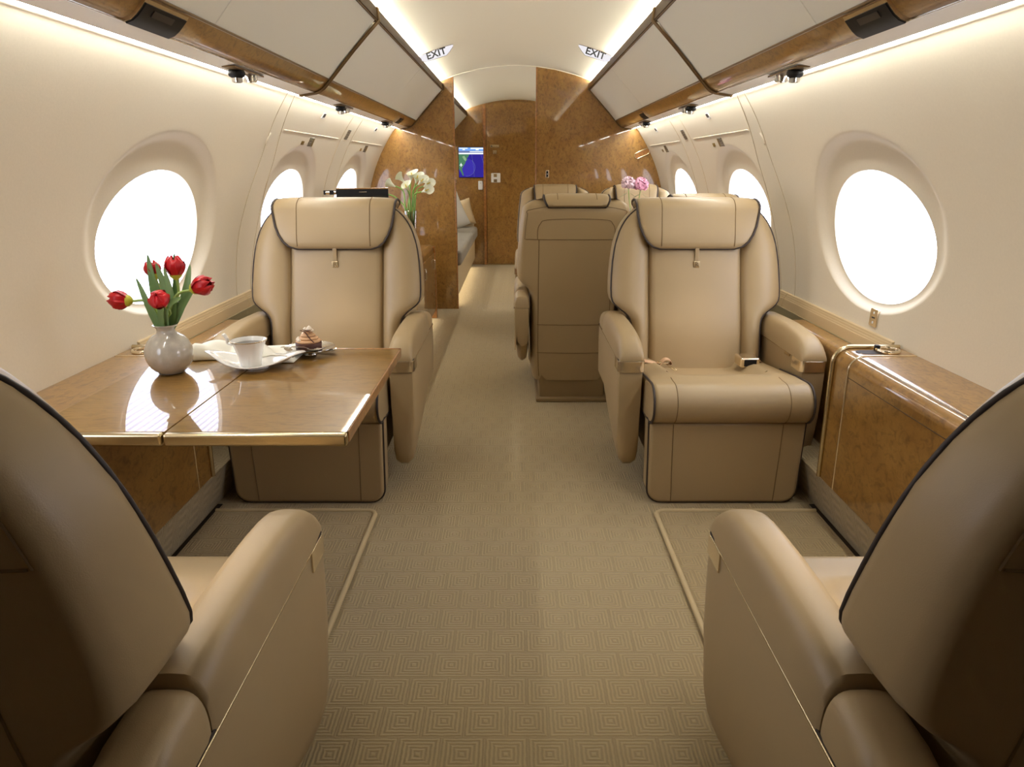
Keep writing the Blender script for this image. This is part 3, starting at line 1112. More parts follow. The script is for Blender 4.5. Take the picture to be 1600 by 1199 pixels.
def build_seat(name, label, bw=1.0, hs=1.0, arm_in=0.272, arm_out=0.366, cw=0.268, group=None, monogram=True, rear_detail=False, belt=False):
    t = thing(name, label, 'armchair', (0, 0, 0), 0, group)
    LE = 'leather'
    # --- backrest
    zs = [.11, .15, .2, .26, .32, .38, .43, .47, .50, .52, .54, .555, .568, .58, .59, .60, .61, .622, .64, .68, .72, .76, .80, .84, .87, .895, .918, .938, .954, .968, .979, .988, .995, 1.0, 1.004, 1.006]
    NF = 48
    rings = []
    for z in zs:
        w = wtab(z, bw) * bw
        T = thick(z)
        r = []
        g = min(0.188 * bw, 0.82 * w)
        half = [g * u for u in (.2, .4, .6, .74, .85, .92, .96, .985, 1.0)] + [g + (w - g) * v for v in (.03, .07, .13, .22, .35, .5, .65, .78, .87, .93, .97, .99, 1.0)]
        for x in [-q for q in half[::-1]] + [0.0] + half:
            r.append((x, back_pt(x, z, bw), z))
        ye = back_pt(w, z, bw)
        yr = yf(z) - T
        wr = w - 0.030
        for q in (0.25, 0.5, 0.75, 0.92, 1.0):
            r.append((w - (w - wr) * q ** 2.5, ye + (yr - ye) * math.sin(q * PI / 2), z))
        for i in range(1, 8):
            x = wr * (1 - 2.0 * i / 8)
            r.append((x, yr - 0.012 * (1 - (x / wr) ** 2), z))
        for q in (1.0, 0.92, 0.75, 0.5, 0.25):
            r.append((-(w - (w - wr) * q ** 2.5), ye + (yr - ye) * math.sin(q * PI / 2), z))
        rings.append(r)
    loft('backrest', rings, LE, t, 60)
    # piping round the front edge of the back
    P = []
    zz = [.36, .42, .47, .50, .52, .54, .55, .56, .57, .58, .59, .60, .61, .62, .635, .66, .72, .78, .82, .86, .89, .91, .93, .947, .96, .972, .982, .990, .996]
    for z in zz:
        w = wtab(z, bw) * bw
        P.append((-(w - 0.006), back_pt(w - .006, z, bw) + 0.001, z))
    P2 = [(-p[0], p[1], p[2]) for p in P[::-1]]
    sm = lambda Q: [tuple((Vector(Q[max(i - 1, 0)]) + 2 * Vector(Q[i]) + Vector(Q[min(i + 1, len(Q) - 1)])) / 4) for i in range(len(Q))]
    tube('piping', sm(P), 0.0042, 'piping', t, 6)
    tube('piping', sm(P2), 0.0042, 'piping', t, 6)
    for sgn in (-1, 1):
        tube('back_seam', [(sgn * .188 * bw, back_pt(.188 * bw, z, bw) + .0002, z) for z in [.40 + .5 * i / 20 for i in range(21)]], 0.0015, 'seam', t, 4)
    # rear seams
    def rear(x, z):
        w = wtab(z, bw) * bw - 0.03
        return (x, yf(z) - thick(z) - 0.012 * (1 - (x / w) ** 2) - 0.0005, z)
    for z in (.815, .40, .255):
        w = wtab(z, bw) * bw - 0.032
        tube('rear_seam', [rear(-w + 2 * w * i / 16, z) for i in range(17)], 0.0020, 'seam', t, 4)
    for sgn in (-1, 1):
        tube('rear_seam', [rear(sgn * (min(wtab(z, bw), .262) * bw - 0.036), z) for z in [.13 + .685 * i / 16 for i in range(17)]], 0.0018, 'seam', t, 4)
    hw = 0.225 * bw
    arch = [(-hw, .815), (-hw, .86), (-hw + .012, .888), (-hw + .04, .905), (0, .910), (hw - .04, .905), (hw - .012, .888), (hw, .86), (hw, .815)]
    tube('rear_seam', [rear(p.x, p.y) for p in cr([(a, b, 0) for a, b in arch], 5)], 0.0015, 'seam', t, 4)
    wt = [.815, .86, .90, .93, .948]
    L = [(-(wtab(z, bw) * bw - .028), z) for z in wt] + [(-.15 * bw, .966), (0, .968), (.15 * bw, .966)] + [((wtab(z, bw) * bw - .028), z) for z in wt[::-1]]
    tube('rear_seam', [rear(p.x, p.y) for p in cr([(a, b, 0) for a, b in L], 4)], 0.0015, 'seam', t, 4)
    # --- headrest flap folded over the top
    path = [(yf(z) + 0.034 - 0.010 * smooth01((.88 - z) / .06), z) for z in (.826, .836, .854, .88, .91, .935, .955)]
    yA, zA = path[-1][0], .975
    yR = yf(.985) - 0.100
    path.append((yA - .004, zA))
    for k in range(1, 9):
        a = PI * k / 8
        c = (yA - .004 + yR) / 2
        rr = (yA - .004 - yR) / 2
        path.append((c + rr * math.cos(a), zA + .031 * math.sin(a)))
    path.append((yR - .001, .969))
    path.append((yR - .001, .963))
    D = [0.0]
    for a, b in zip(path, path[1:]):
        D.append(D[-1] + math.hypot(b[0] - a[0], b[1] - a[1]))
    rings, left = [], []
    tot = D[-1]
    for i, (py, pz) in enumerate(path):
        a = path[max(i - 1, 0)]
        b = path[min(i + 1, len(path) - 1)]
        d = Vector((b[0] - a[0], b[1] - a[1])).normalized()
        nrm = Vector((d.y, -d.x))
        hwid = 0.226 + 0.017 * smooth01((D[i] - .05) / .12)
        if D[i] < .085:
            q = 1 - D[i] / .085
            hwid -= 0.066 * (1 - math.sqrt(max(0, 1 - q * q))) + 0.012 * q
        if tot - D[i] < .04:
            q = 1 - (tot - D[i]) / .04
            hwid -= 0.03 * q * q
        hwid *= hs
        th = 0.0165
        if i == 0 or i == len(path) - 1:
            th *= 0.35
        ring = []
        for k in range(36):
            an = 2 * PI * k / 36
            cx, sy = math.cos(an), math.sin(an)
            x = hwid * math.copysign(abs(cx) ** 0.35, cx)
            h = th * math.copysign(abs(sy) ** 0.6, sy)
            ring.append((x, py + nrm.x * h, pz + nrm.y * h))
        rings.append(ring)
        off = nrm * (0.008 if 0 < i < len(path) - 1 else 0.0)
        left.append((-hwid - .001, py + off.x, pz + off.y))
    hr = loft('headrest', rings, LE, t, 60)
    loop = left + [(-p[0], p[1], p[2]) for p in left[::-1]]
    LL = []
    for i in range(len(loop)):
        a, b = Vector(loop[i]), Vector(loop[(i + 1) % len(loop)])
        LL.append(a)
        if (b - a).length > .05:
            for k in range(1, 10):
                LL.append(a + (b - a) * k / 10)
    tube('piping', LL, 0.0048, 'piping', hr, 6, True)
    for sgn in (-1, 1):
        tube('headrest_seam', [(sgn * .145 * hs, py + (0.0165 * n_.x), pz + 0.0165 * n_.y) for (py, pz), n_ in
             [(path[i], Vector((Vector((path[min(i + 1, len(path) - 1)][0] - path[max(i - 1, 0)][0], path[min(i + 1, len(path) - 1)][1] - path[max(i - 1, 0)][1])).normalized().y,
                               -Vector((path[min(i + 1, len(path) - 1)][0] - path[max(i - 1, 0)][0], path[min(i + 1, len(path) - 1)][1] - path[max(i - 1, 0)][1])).normalized().x))) for i in range(1, 15)]],
             0.0016, 'seam', hr, 4)
    if monogram:
        zt = .800
        y0 = yf(.79) + .022
        rbox('pull_strap', -.008, .008, y0 - .006, y0 + .001, .775, .830, LE, t, 0.002)
        mg = rbox('monogram_tag', -.013, .013, y0 - .004, y0 + .005, .751, .779, 'gold', t, 0.003)
        text_mesh('monogram', 'R', 0.024, 'bronze', mg, (0, y0 + .0052, .765), (PI / 2, 0, PI), 0.0006)
    # --- seat cushion
    def cring(x):
        k = abs(x) / cw
        sh = 0.006 if k > .985 else 0.0
        P = [(-.16, .290 + sh), (.05, .290 + sh), (.25, .292 + sh)]
        for i in range(15):
            a = math.radians(-105 + 195 * i / 14)
            P.append((.376 + (.069 - sh) * math.cos(a), .371 + (.069 - sh) * math.sin(a)))
        for i in range(1, 17):
            y = .376 - .536 * i / 16
            z = .440 - sh + (.378 - .440) * (i / 16.0) ** 1.1
            dep = smooth01((.180 * cw / .268 - abs(x)) / .045) * smooth01((.29 - y) / .07)
            z += 0.014 * (1 - smooth01((.29 - y) / .07) * 0) * smooth01((.33 - y) / .06) * (1 - dep) * (1 - k ** 6) - 0.024 * dep + 0.012 * math.exp(-((y - .31) / .05) ** 2) * (1 - k ** 4) * .4
            P.append((y, z))
        return [(x, y, z) for y, z in P]
    xs = [-1, -.99, -.97, -.93, -.86, -.78, -.70, -.62, -.54, -.46, -.36, -.24, -.12, 0]
    xs = [q * cw for q in xs] + [-q * cw for q in xs[-2::-1]]
    cu = loft('seat_cushion', [cring(x) for x in xs], LE, t, 55)
    for sgn in (-1, 1):
        pp = cring(sgn * cw * .98)
        tube('piping', [(sgn * cw * .992, p[1] + (.002 if i < 17 else 0), p[2]) for i, p in enumerate(pp[2:26])], 0.0040, 'piping', cu, 6)
        pp = cring(sgn * cw * .70)
        tube('cushion_seam', [(p[0], p[1], p[2]) for p in pp[3:20]], 0.0016, 'seam', cu, 4)
    tube('cushion_seam', [(q * cw * .68, p_[1], p_[2] + .0005) for q in [-1 + 2 * i / 12 for i in range(13)] for p_ in [cring(q * cw * .68)[22]]], 0.0014, 'seam', cu, 4)
    # --- leg rest
    def leg_outline(ww, zb):
        P = [(ww, .305), (-ww, .305)]
        r = 0.05
        for k in range(7):
            a = PI / 2 * k / 6
            P.append((-ww + .006 + r - r * math.cos(a), zb + r - r * math.sin(a)))
        for k in range(7):
            a = PI / 2 * k / 6
            P.append((ww - .006 - r + r * math.sin(a), zb + r - r * math.cos(a)))
        return P
    lg = prism('leg_rest', leg_outline(cw, .004), 'Y', .295, .397, LE, t, 0.014, 3, 50)
    P = leg_outline(cw + .001, .003)
    tube('piping', [(p[0], .383, p[1]) for p in P[1:] + P[:1]], 0.0038, 'piping', lg, 6)
    for sgn in (-1, 1):
        tube('leg_seam', [(sgn * cw * .70, .3975, .30), (sgn * cw * .69, .3975, .18), (sgn * cw * .67, .3975, .012)], 0.0016, 'seam', lg, 4)
    # --- body under the cushion and pedestal
    rbox('seat_pan', -cw + .012, cw - .012, -.22, .30, .14, .31, 'leather_dk', t, 0.02, 3)
    pd = rbox('pedestal', -.165, .165, -.29, .20, .002, .15, 'leather_dk', t, 0.012, 2)
    rbox('floor_track', -.18, .18, -.32, .24, .0, .022, 'leather_dk', pd, 0.006, 2)
    # --- arms
    for sgn in (-1, 1):
        def pad_rings(tab, zb):
            out = []
            for (y, zt, sc) in tab:
                c = (arm_in + arm_out) / 2
                h = (arm_out - arm_in) / 2 * sc
                ring = []
                for i in range(19):
                    a = PI * i / 18
                    cx, sy = math.cos(a), math.sin(a)
                    ring.append((sgn * (c + h * math.copysign(abs(cx) ** .55, cx)), y, zb + (zt - zb) * abs(sy) ** .72))
                out.append(ring)
            return out
        zb = .489
        loft('arm_pad', pad_rings([(-.222, .560, .92), (-.216, .570, .99), (-.12, .574, 1.0), (-.04, .577, 1.0), (.04, .577, 1.0), (.11, .574, 1.0), (.17, .569, .998), (.21, .561, .99), (.24, .549, .97), (.260, .533, .95), (.272, .515, .92), (.277, .499, .89), (.277, .490, .87)], zb), LE, t, 55)
        loft('arm_cap', pad_rings([(-.350, .530, .85), (-.345, .545, .93), (-.30, .556, .97), (-.24, .560, .97), (-.226, .556, .93)], zb), LE, t, 55)
        rings = []
        for (y, zl, q) in ((-.35, .33, .9), (-.344, .30, 1), (-.25, .225, 1), (-.10, .165, 1), (.05, .122, 1), (.15, .096, 1), (.20, .086, 1), (.240, .088, 1), (.258, .104, .99), (.268, .14, .96), (.272, .22, .92)):
            c = (arm_in + arm_out) / 2 + .001
            h = (arm_out - arm_in) / 2 * q
            xi, xo = c - h + .004, c + h - .003
            zt = .487
            rr = .022
            sec = [(xi, zt), (xo, zt), (xo, .40), (xo - .003, .28), (xo - .010, zl + .06), (xo - .018, zl + .02), (xo - .035, zl), (xi + .024, zl), (xi + .008, zl + .012), (xi + .003, zl + .04), (xi + .001, .32)]
            rings.append([(sgn * a, y, b) for a, b in sec])
        ab = loft('arm_body', rings, LE, t, 40)
        c = (arm_in + arm_out) / 2
        h = (arm_out - arm_in) / 2
        o = [(sgn * (c - h - .000), .19), (sgn * (c - h - .000), .262), (sgn * (c - h + .006), .273), (sgn * (c - h + .018), .278), (sgn * (c + h - .018), .278), (sgn * (c + h - .006), .273), (sgn * (c + h + .001), .262), (sgn * (c + h + .001), .19)]
        prism('arm_band', o, 'Z', .448, .4885, 'champagne', ab, 0.0015, 1, 50)
        tube('arm_trim', [(sgn * (arm_out - .0015), -.345, .4875), (sgn * (arm_out - .0015), .19, .4875)], 0.0022, 'gold', ab, 5)
        tube('arm_trim', [(sgn * (arm_in + .003), -.20, .4875), (sgn * (arm_in + .003), .19, .4875)], 0.0022, 'gold', ab, 5)
        tube('arm_groove', [(sgn * (arm_out - .0035), -.345, .4905), (sgn * (arm_out - .0035), .262, .4905)], 0.0028, 'brown', ab, 5)
        rbox('recline_lever', min(sgn * (arm_in - .003), sgn * (arm_in + .004)), max(sgn * (arm_in - .003), sgn * (arm_in + .004)), .12, .165, .478, .4875, 'gold', ab, 0.002)
    return t


TURN = PI
fr = build_seat('armchair', 'tan leather armchair facing the viewer on the right, seat belt laid open', group=None)
fr.location = (0.725, 2.65, 0)
fr.rotation_euler = (0, 0, TURN)
main_group = 'single tan leather club armchairs'


def clone(src, label, loc, rz):
    c = copy_tree(src)
    c.location = loc
    c.rotation_euler = (0, 0, rz)
    c['label'] = label
    return c


seat_fl = clone(fr, 'tan leather armchair facing the viewer behind the folding table', (-0.725, 2.65, 0), TURN)
seat_nl = clone(fr, 'nearest tan leather armchair on the left, seen from behind', (-0.725, 0.905, 0), 0)
seat_nr = clone(fr, 'nearest tan leather armchair on the right, seen from behind', (0.725, 0.905, 0), 0)
for st_ in (seat_nl, seat_nr):
    piv = Vector((0, -.12, .38))
    rot = Matrix.Translation(piv) @ Matrix.Rotation(math.radians(2.8), 4, 'X') @ Matrix.Translation(-piv)
    for ch in st_.children:
        nm = ch.name.split('.')[0]
        if nm in ('backrest', 'piping', 'back_seam', 'rear_seam', 'headrest', 'pull_strap', 'monogram_tag'):
            ch.matrix_local = rot
            if nm == 'headrest':
                ch.scale = (.95, 1, 1)
                ch.location.y -= .012
        elif nm == 'seat_cushion':
            ch.scale = (1, .80, 1)
            ch.location = (0, -.032, -.012)
for o in (fr, seat_fl, seat_nl, seat_nr):
    o['group'] = main_group

cf = build_seat('armchair', 'tan leather conference armchair by the aisle, its back turned to the viewer', bw=0.80, hs=0.62, arm_in=0.214, arm_out=0.292, cw=0.208, monogram=False)
cf.location = (0.282, 3.70, 0)
cgroup = 'conference armchairs at the right hand table'
seat_c2 = clone(cf, 'tan conference armchair by the window, its back turned, behind the right armchair', (0.874, 3.70, 0), 0)
seat_c3 = clone(cf, 'far tan conference armchair by the aisle, facing the viewer before the partition', (0.285, 5.02, 0), TURN)
seat_c4 = clone(cf, 'far tan conference armchair by the window, facing the viewer behind the peonies', (0.870, 5.02, 0), TURN)
for o in (cf, seat_c2, seat_c3, seat_c4):
    o['group'] = cgroup


# seat belt halves on the right armchair (kept as parts of it)
def ribbon(name, pts, width, th, mat, parent, side=(1, 0, 0)):
    pts = [Vector(p) for p in pts]
    rings = []
    sd = Vector(side).normalized()
    for i, p in enumerate(pts):
        d = (pts[min(i + 1, len(pts) - 1)] - pts[max(i - 1, 0)]).normalized()
        s_ = (sd - d * sd.dot(d)).normalized()
        n_ = d.cross(s_)
        rings.append([p + s_ * width / 2 + n_ * th, p - s_ * width / 2 + n_ * th, p - s_ * width / 2 - n_ * th, p + s_ * width / 2 - n_ * th])
    return loft(name, rings, mat, parent, 30)


M['belt'] = fabric('belt_webbing', (214, 176, 142), 0.6, 500, 0.1, 0.2)
sb = ribbon('seat_belt', cr([(.262, -.02, .385), (.235, -.01, .412), (.200, .00, .412), (.165, .00, .402)], 5), .042, .0012, 'belt', fr, (0, 1, 0))
ribbon('belt_loop', cr([(.165, .00, .404), (.145, .002, .424), (.125, .002, .420), (.120, .0, .406), (.135, .0, .401)], 5), .036, .0012, 'belt', sb, (0, 1, 0))
rbox('belt_tongue', .130, .172, -.012, .016, .408, .414, 'champagne', sb, 0.002)
tube('belt_hook', [(.135, .02, .408), (.118, .045, .400), (.108, .06, .394), (.115, .062, .394), (.13, .04, .400), (.142, .02, .408)], 0.0016, 'gold', sb, 5)
sb2 = ribbon('seat_belt', cr([(-.262, -.06, .385), (-.235, -.045, .408), (-.20, -.02, .414)], 5), .040, .0012, 'belt', fr, (0, 1, 0))
bk = rbox('buckle', -.214, -.138, -.040, .042, .398, .438, 'champagne', sb2, 0.008, 3)
rbox('buckle_slot', -.200, -.152, .036, .0445, .405, .432, 'black', bk, 0.003)

# ------------------------------------------------------------------ conference table and peonies
ct = thing('conference_table', 'burl wood conference table between the right hand armchairs', 'table', (0, 0, 0))
rbox('top', 0.15, 1.12, 4.17, 4.60, .655, .685, 'wood', ct, 0.006, 3)
rbox('pedestal', 0.50, 0.75, 4.30, 4.47, .0, .655, 'wood', ct, 0.01, 2)
pv = thing('flower_vase', 'clear glass vase holding pink peonies on the conference table', 'vase', (0.705, 4.34, .6852))
lathe('glass', [(0.0, 0.0), (.035, 0.0), (.04, .004), (.036, .10), (.042, .215), (.0395, .216), (.0335, .10), (.036, .010), (0, .008)], 'glass', pv, 24)


def petal_grid(n=6, m=5, length=.03, width=.02, cup=.5, curl=.2, tip=.3):
    """verts of one petal standing on the origin, growing along +z, bowed around the axis at -y"""
    V = []
    for i in range(n + 1):
        t_ = i / n
        w = width * (math.sin(PI * min(1, t_ * .86 + .08)) ** .7) * (1 if t_ < .8 else 1 - tip * ((t_ - .8) / .2) ** 2)
        for j in range(m + 1):
            u = 2.0 * j / m - 1
            ang = u * cup * 1.6
            r = width / max(cup, .1) * .62
            bow = math.sin(PI * (t_ * .8)) * length * .30 - curl * length * max(0, t_ - .6)
            x = w * math.sin(ang) / max(math.sin(cup * 1.6), .2)
            y = bow + (math.cos(ang) - 1) * r * .55
            V.append(Vector((x, y, t_ * length - .15 * length * (u * u) * (t_ > .75) * tip)))
    F = [(i * (m + 1) + j, i * (m + 1) + j + 1, (i + 1) * (m + 1) + j + 1, (i + 1) * (m + 1) + j) for i in range(n) for j in range(m)]
    return V, F


def basis(d):
    d = Vector(d).normalized()
    q = d.to_track_quat('Z', 'Y')
    return q.to_matrix()


for (x, z, mt, lab, rr) in ((.668, 1.045, 'palepink', 'pale pink peony, left of the two in the glass vase', .046), (.742, 1.038, 'pink', 'deeper pink peony, right of the two in the glass vase', .048)):
    t = thing('peony', lab, 'flower', (0.705, 4.34, .70), 0, 'peonies in the glass vase')
    o = Vector((x - .705, 0, z - .70))
    V, F = [], []
    for k in range(64):
        fi = k / 64
        ph = k * 2.39996
        el = math.acos(1 - 1.55 * fi)
        dr = Vector((math.sin(el) * math.cos(ph), math.sin(el) * math.sin(ph), math.cos(el)))
        B = basis(dr)
        pv_, pf = petal_grid(3, 3, rr * .62, rr * .42, .5, .5, .5)
        b0 = len(V)
        ro = Matrix.Rotation(random.random() * 6.28, 3, 'Z')
        for v in pv_:
            vv = ro @ Vector((v.x, v.y, v.z))
            V.append(o + dr * rr * (.38 + .10 * random.random()) + B @ Vector((vv.x, vv.y, vv.z * .9)))
        F += [tuple(b0 + q for q in f) for f in pf]
    mk('bloom', V, F, mt, t, 60, recalc=False)
    tube('stem', [tuple(v) for v in cr([(0, 0, 0.02), (o.x * .3, 0, .15), (o.x * .8, 0, o.z - .08), (o.x, 0, o.z - .02)], 5)], .003, 'stem', t, 6)
    for sg in (-1, 1):
        V = [(o.x + sg * (.005 + .05 * q) + 0, -.01 + w_ * (.012 * math.sin(PI * min(1, q * .9 + .1))), o.z - .05 - .03 * q) for q in (0, .25, .5, .75, 1) for w_ in (-1, 1)]
        mk('leaf', V, [(2 * i, 2 * i + 1, 2 * i + 3, 2 * i + 2) for i in range(4)], 'leafm', t, 60)

# ------------------------------------------------------------------ left credenza, monitor, calla lilies
cd = thing('credenza', 'long burl wood credenza behind the left armchair, along the left wall', 'credenza', (0, 0, 0))
xf = -.632
P = [(-1.15, .06), (-1.15, .572)]
for k in range(7):
    a = PI / 2 * k / 6
    P.append((xf - .03 + .03 * math.sin(a), .542 + .03 * math.cos(a)))
P.append((xf, .06))
prism('body', P, 'Y', 3.32, 5.46, 'wood', cd)
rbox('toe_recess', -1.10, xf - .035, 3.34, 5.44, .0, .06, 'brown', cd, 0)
y = 3.33
for k in range(4):
    dr = rbox('door', xf - .004, xf + .008, y + .004, y + .524, .085, .515, 'wood', cd, 0.003)
    tube('handle', [(xf + .010, y + .44, .40), (xf + .018, y + .44, .40), (xf + .018, y + .44, .47), (xf + .010, y + .44, .47)], .0035, 'chrome', dr, 6)
    y += .53
rbox('end_post', xf - .03, xf + .012, 5.462, 5.50, .0, .56, 'woodedge', cd, 0.004)
strip_light('floor_light', 'floor level strip light under the left credenza', -1, .662, .640, .055, .055, 3.36, 5.44, 'toe')

mo = thing('monitor', 'black flat monitor standing on the credenza behind the left armchair', 'monitor', (-0.905, 4.30, .5722), math.radians(17))
rbox('screen_body', -.150, .150, -.022, .022, .150, .446, 'black', mo, 0.004)
rbox('screen', -.140, .140, -.0245, -.021, .16, .405, 'blackglass', mo, 0.001)
rbox('top_cap', -.151, .151, -.024, .024, .444, .4505, 'wood', mo, 0.002)
rbox('badge', -.022, .022, -.0262, -.021, .425, .4305, 'silver', mo, 0.001)
rbox('stand_neck', -.03, .03, -.015, .015, .01, .16, 'black', mo, 0.004)
rbox('stand_foot', -.11, .11, -.08, .08, .0, .014, 'black', mo, 0.005)
rbox('hinge_arm', -.222, -.150, -.02, .02, .414, .438, 'black', mo, 0.003)
tube('hinge_barrel', [(-.212, -.023, .426), (-.190, -.023, .426)], .011, 'chrome', mo, 10)
tube('hinge_barrel', [(-.165, -.023, .426), (-.155, -.023, .426)], .012, 'chrome', mo, 10)

lv = thing('flower_vase', 'tall clear glass vase of calla lilies on the credenza', 'vase', (-.712, 4.90, .5725))
lathe('glass', [(0, 0), (.035, 0), (.038, .005), (.034, .12), (.042, .285), (.039, .286), (.031, .12), (.034, .012), (0, .01)], 'glass', lv, 24)
HEADS = [(-.825, 1.040, -1.2), (-.760, 1.070, -.8), (-.700, 1.078, .2), (-.665, 1.062, .4), (-.722, 1.020, -.2), (-.640, 1.052, .9), (-.600, 1.040, 1.2), (-.612, 1.005, 1.4), (-.905, .990, -1.5)]
LN = ['leftmost', 'upper left', 'topmost', 'upper middle', 'small front-facing', 'upper right', 'rightmost', 'lowest drooping right', 'lone low one leaning left']
for k, (x, z, an) in enumerate(HEADS):
    t = thing('calla_lily', '%s white calla lily in the tall glass vase' % LN[k], 'flower', (-.712, 4.90, .60), 0, 'calla lilies on the credenza')
    dy = [-.02, .02, .0, .03, -.05, .0, .02, -.02, -.03][k]
    o = Vector((-.715 + (x + .715) * .82 + .712, dy, z - .625))
    d = Vector((math.sin(an) * .8, -.25 if k != 4 else -1.0, math.cos(an) * .8 + .15)).normalized()
    B = basis(d)
    V, F = [], []
    NA, NT_ = 16, 8
    Ln = .066
    for i in range(NT_ + 1):
        q = i / NT_
        for j in range(NA):
            a = 2 * PI * j / NA
            r = .005 + .024 * q ** 1.5 + .014 * max(0, q - .7)
            tipk = max(0, math.cos(a)) ** 3
            zz_ = Ln * q * (0.62 + .38 * (0.5 + 0.5 * math.cos(a))) + .012 * tipk * q ** 3
            rr = r * (1 + .35 * tipk * q * q)
            V.append(o + B @ Vector((rr * math.cos(a), rr * math.sin(a), zz_)))
    for i in range(NT_):
        for j in range(NA):
            F.append((i * NA + j, i * NA + (j + 1) % NA, (i + 1) * NA + (j + 1) % NA, (i + 1) * NA + j))
    mk('spathe', V, F, 'lily', t, 70, recalc=False)
    tube('spadix', [tuple(o + d * .015), tuple(o + d * .055)], .004, 'spadix', t, 6)
    low = Vector(((k - 4) * .004, (k % 3 - 1) * .008, -.005))
    ctrl = [low, Vector((low.x * 1.2 + o.x * .06, low.y, .16)), Vector((low.x + (o.x - low.x) * .25, low.y + (o.y - low.y) * .3, .27)), o - d * .06, o + d * .012]
    tube('stem', [tuple(v) for v in cr(ctrl, 6)], .0050, 'lilystem', t, 6)

# ------------------------------------------------------------------ sofa beyond the partition
so = thing('sofa', 'grey woven sofa beyond the doorway on the left', 'sofa', (0, 0, 0))
rbox('base', -1.12, -.485, 5.96, 8.45, .10, .345, 'sofabase', so, 0.01, 2)
rbox('toe_recess', -1.08, -.545, 6.0, 8.42, .0, .10, 'sofabase', so, 0)
for (a, b) in ((5.93, 6.80), (6.80, 7.66), (7.66, 8.50)):
    rbox('seat_cushion', -1.05, -.452, a + .003, b - .003, .345, .475, 'sofa', so, 0.035, 4)
    rbox('back_cushion', -1.13, -.93, a + .003, b - .003, .46, .82, 'sofa', so, 0.05, 4)
rbox('arm_board', -1.10, -.50, 8.52, 8.64, .10, .60, 'sofabase', so, 0.02, 3)
strip_light('floor_light', 'floor level strip light under the sofa beyond the doorway', -1, .530, .500, .096, .096, 6.0, 8.42, 'toe')


def pillow(name, label, loc, rot, w, h, th, mat):
    V, F = [], []
    N = 12
    for side in (1, -1):
        b0 = len(V)
        for i in range(N + 1):
            for j in range(N + 1):
                u, v = 2 * i / N - 1, 2 * j / N - 1
                e = max(0, (1 - u ** 4) * (1 - v ** 4)) ** .5
                pin = 1 - .08 * (1 - u * u) * abs(v) ** 3
                V.append((u * w / 2 * (1 - .07 * (1 - v * v) * 0 - .05 * (1 - v * v) * abs(u) ** 4), side * th / 2 * e, v * h / 2 * (1 - .05 * (1 - u * u) * abs(v) ** 4) + h / 2))
        for i in range(N):
            for j in range(N):
                F.append((b0 + i * (N + 1) + j, b0 + (i + 1) * (N + 1) + j, b0 + (i + 1) * (N + 1) + j + 1, b0 + i * (N + 1) + j + 1))
    o = mk(name, V, F, mat, None, 60, weld=True)
    o.location = loc
    o.rotation_euler = rot
    return tag(o, label, 'pillow')


pillow('throw_pillow', 'pale grey throw pillow leaning on the sofa beyond the doorway', (-.66, 7.75, .478), (0, math.radians(-24), math.radians(20)), .40, .38, .13, 'pillow')
pillow('throw_pillow', 'beige throw pillow at the far end of the sofa', (-.62, 8.30, .478), (math.radians(-8), math.radians(-14), math.radians(10)), .34, .30, .12, 'ledge')

# ------------------------------------------------------------------ tulips in the round vase
VX, VY, VZ = -.930, 1.830, .6065
vs = thing('flower_vase', 'round grey crackle-glazed vase of red tulips on the folding table', 'vase', (VX, VY, VZ))
prof = [(0, .001), (.026, .0), (.034, .003)]
for i in range(15):
    a = math.radians(-62 + 125 * i / 14)
    prof.append((.0605 * math.cos(a), .0555 + .0605 * math.sin(a)))
prof += [(.0235, .1135), (.0225, .121), (.0255, .127), (.0305, .1305), (.0310, .1325), (.0285, .1335), (.0215, .127), (.0195, .118), (.0195, .112)]
lathe('body', prof, 'vase', vs, 40)
MO = Vector((0, 0, .128))


def W(x, y, z):
    return Vector((x - VX, y - VY, z - VZ))


def leaf(parent, base, mid, tip, width, face=(0, -1, 0), mat='leafm'):
    P = cr([base, mid, tip], 7)
    V, F = [], []
    fc = Vector(face)
    n = len(P)
    for i, p in enumerate(P):
        q = i / (n - 1)
        d = (P[min(i + 1, n - 1)] - P[max(i - 1, 0)]).normalized()
        sd = d.cross(fc)
        sd.normalize()
        nn = sd.cross(d)
        w = width * (math.sin(PI * (q * .80 + .18)) ** .8 if q < .98 else .02)
        for u in (-1, -.5, 0, .5, 1):
            V.append(p + sd * (w * u) + nn * (-.22 * w * (1 - u * u)))
    for i in range(n - 1):
        for j in range(4):
            F.append((i * 5 + j, i * 5 + j + 1, (i + 1) * 5 + j + 1, (i + 1) * 5 + j))
    return mk('leaf', V, F, mat, parent, 70, recalc=False)


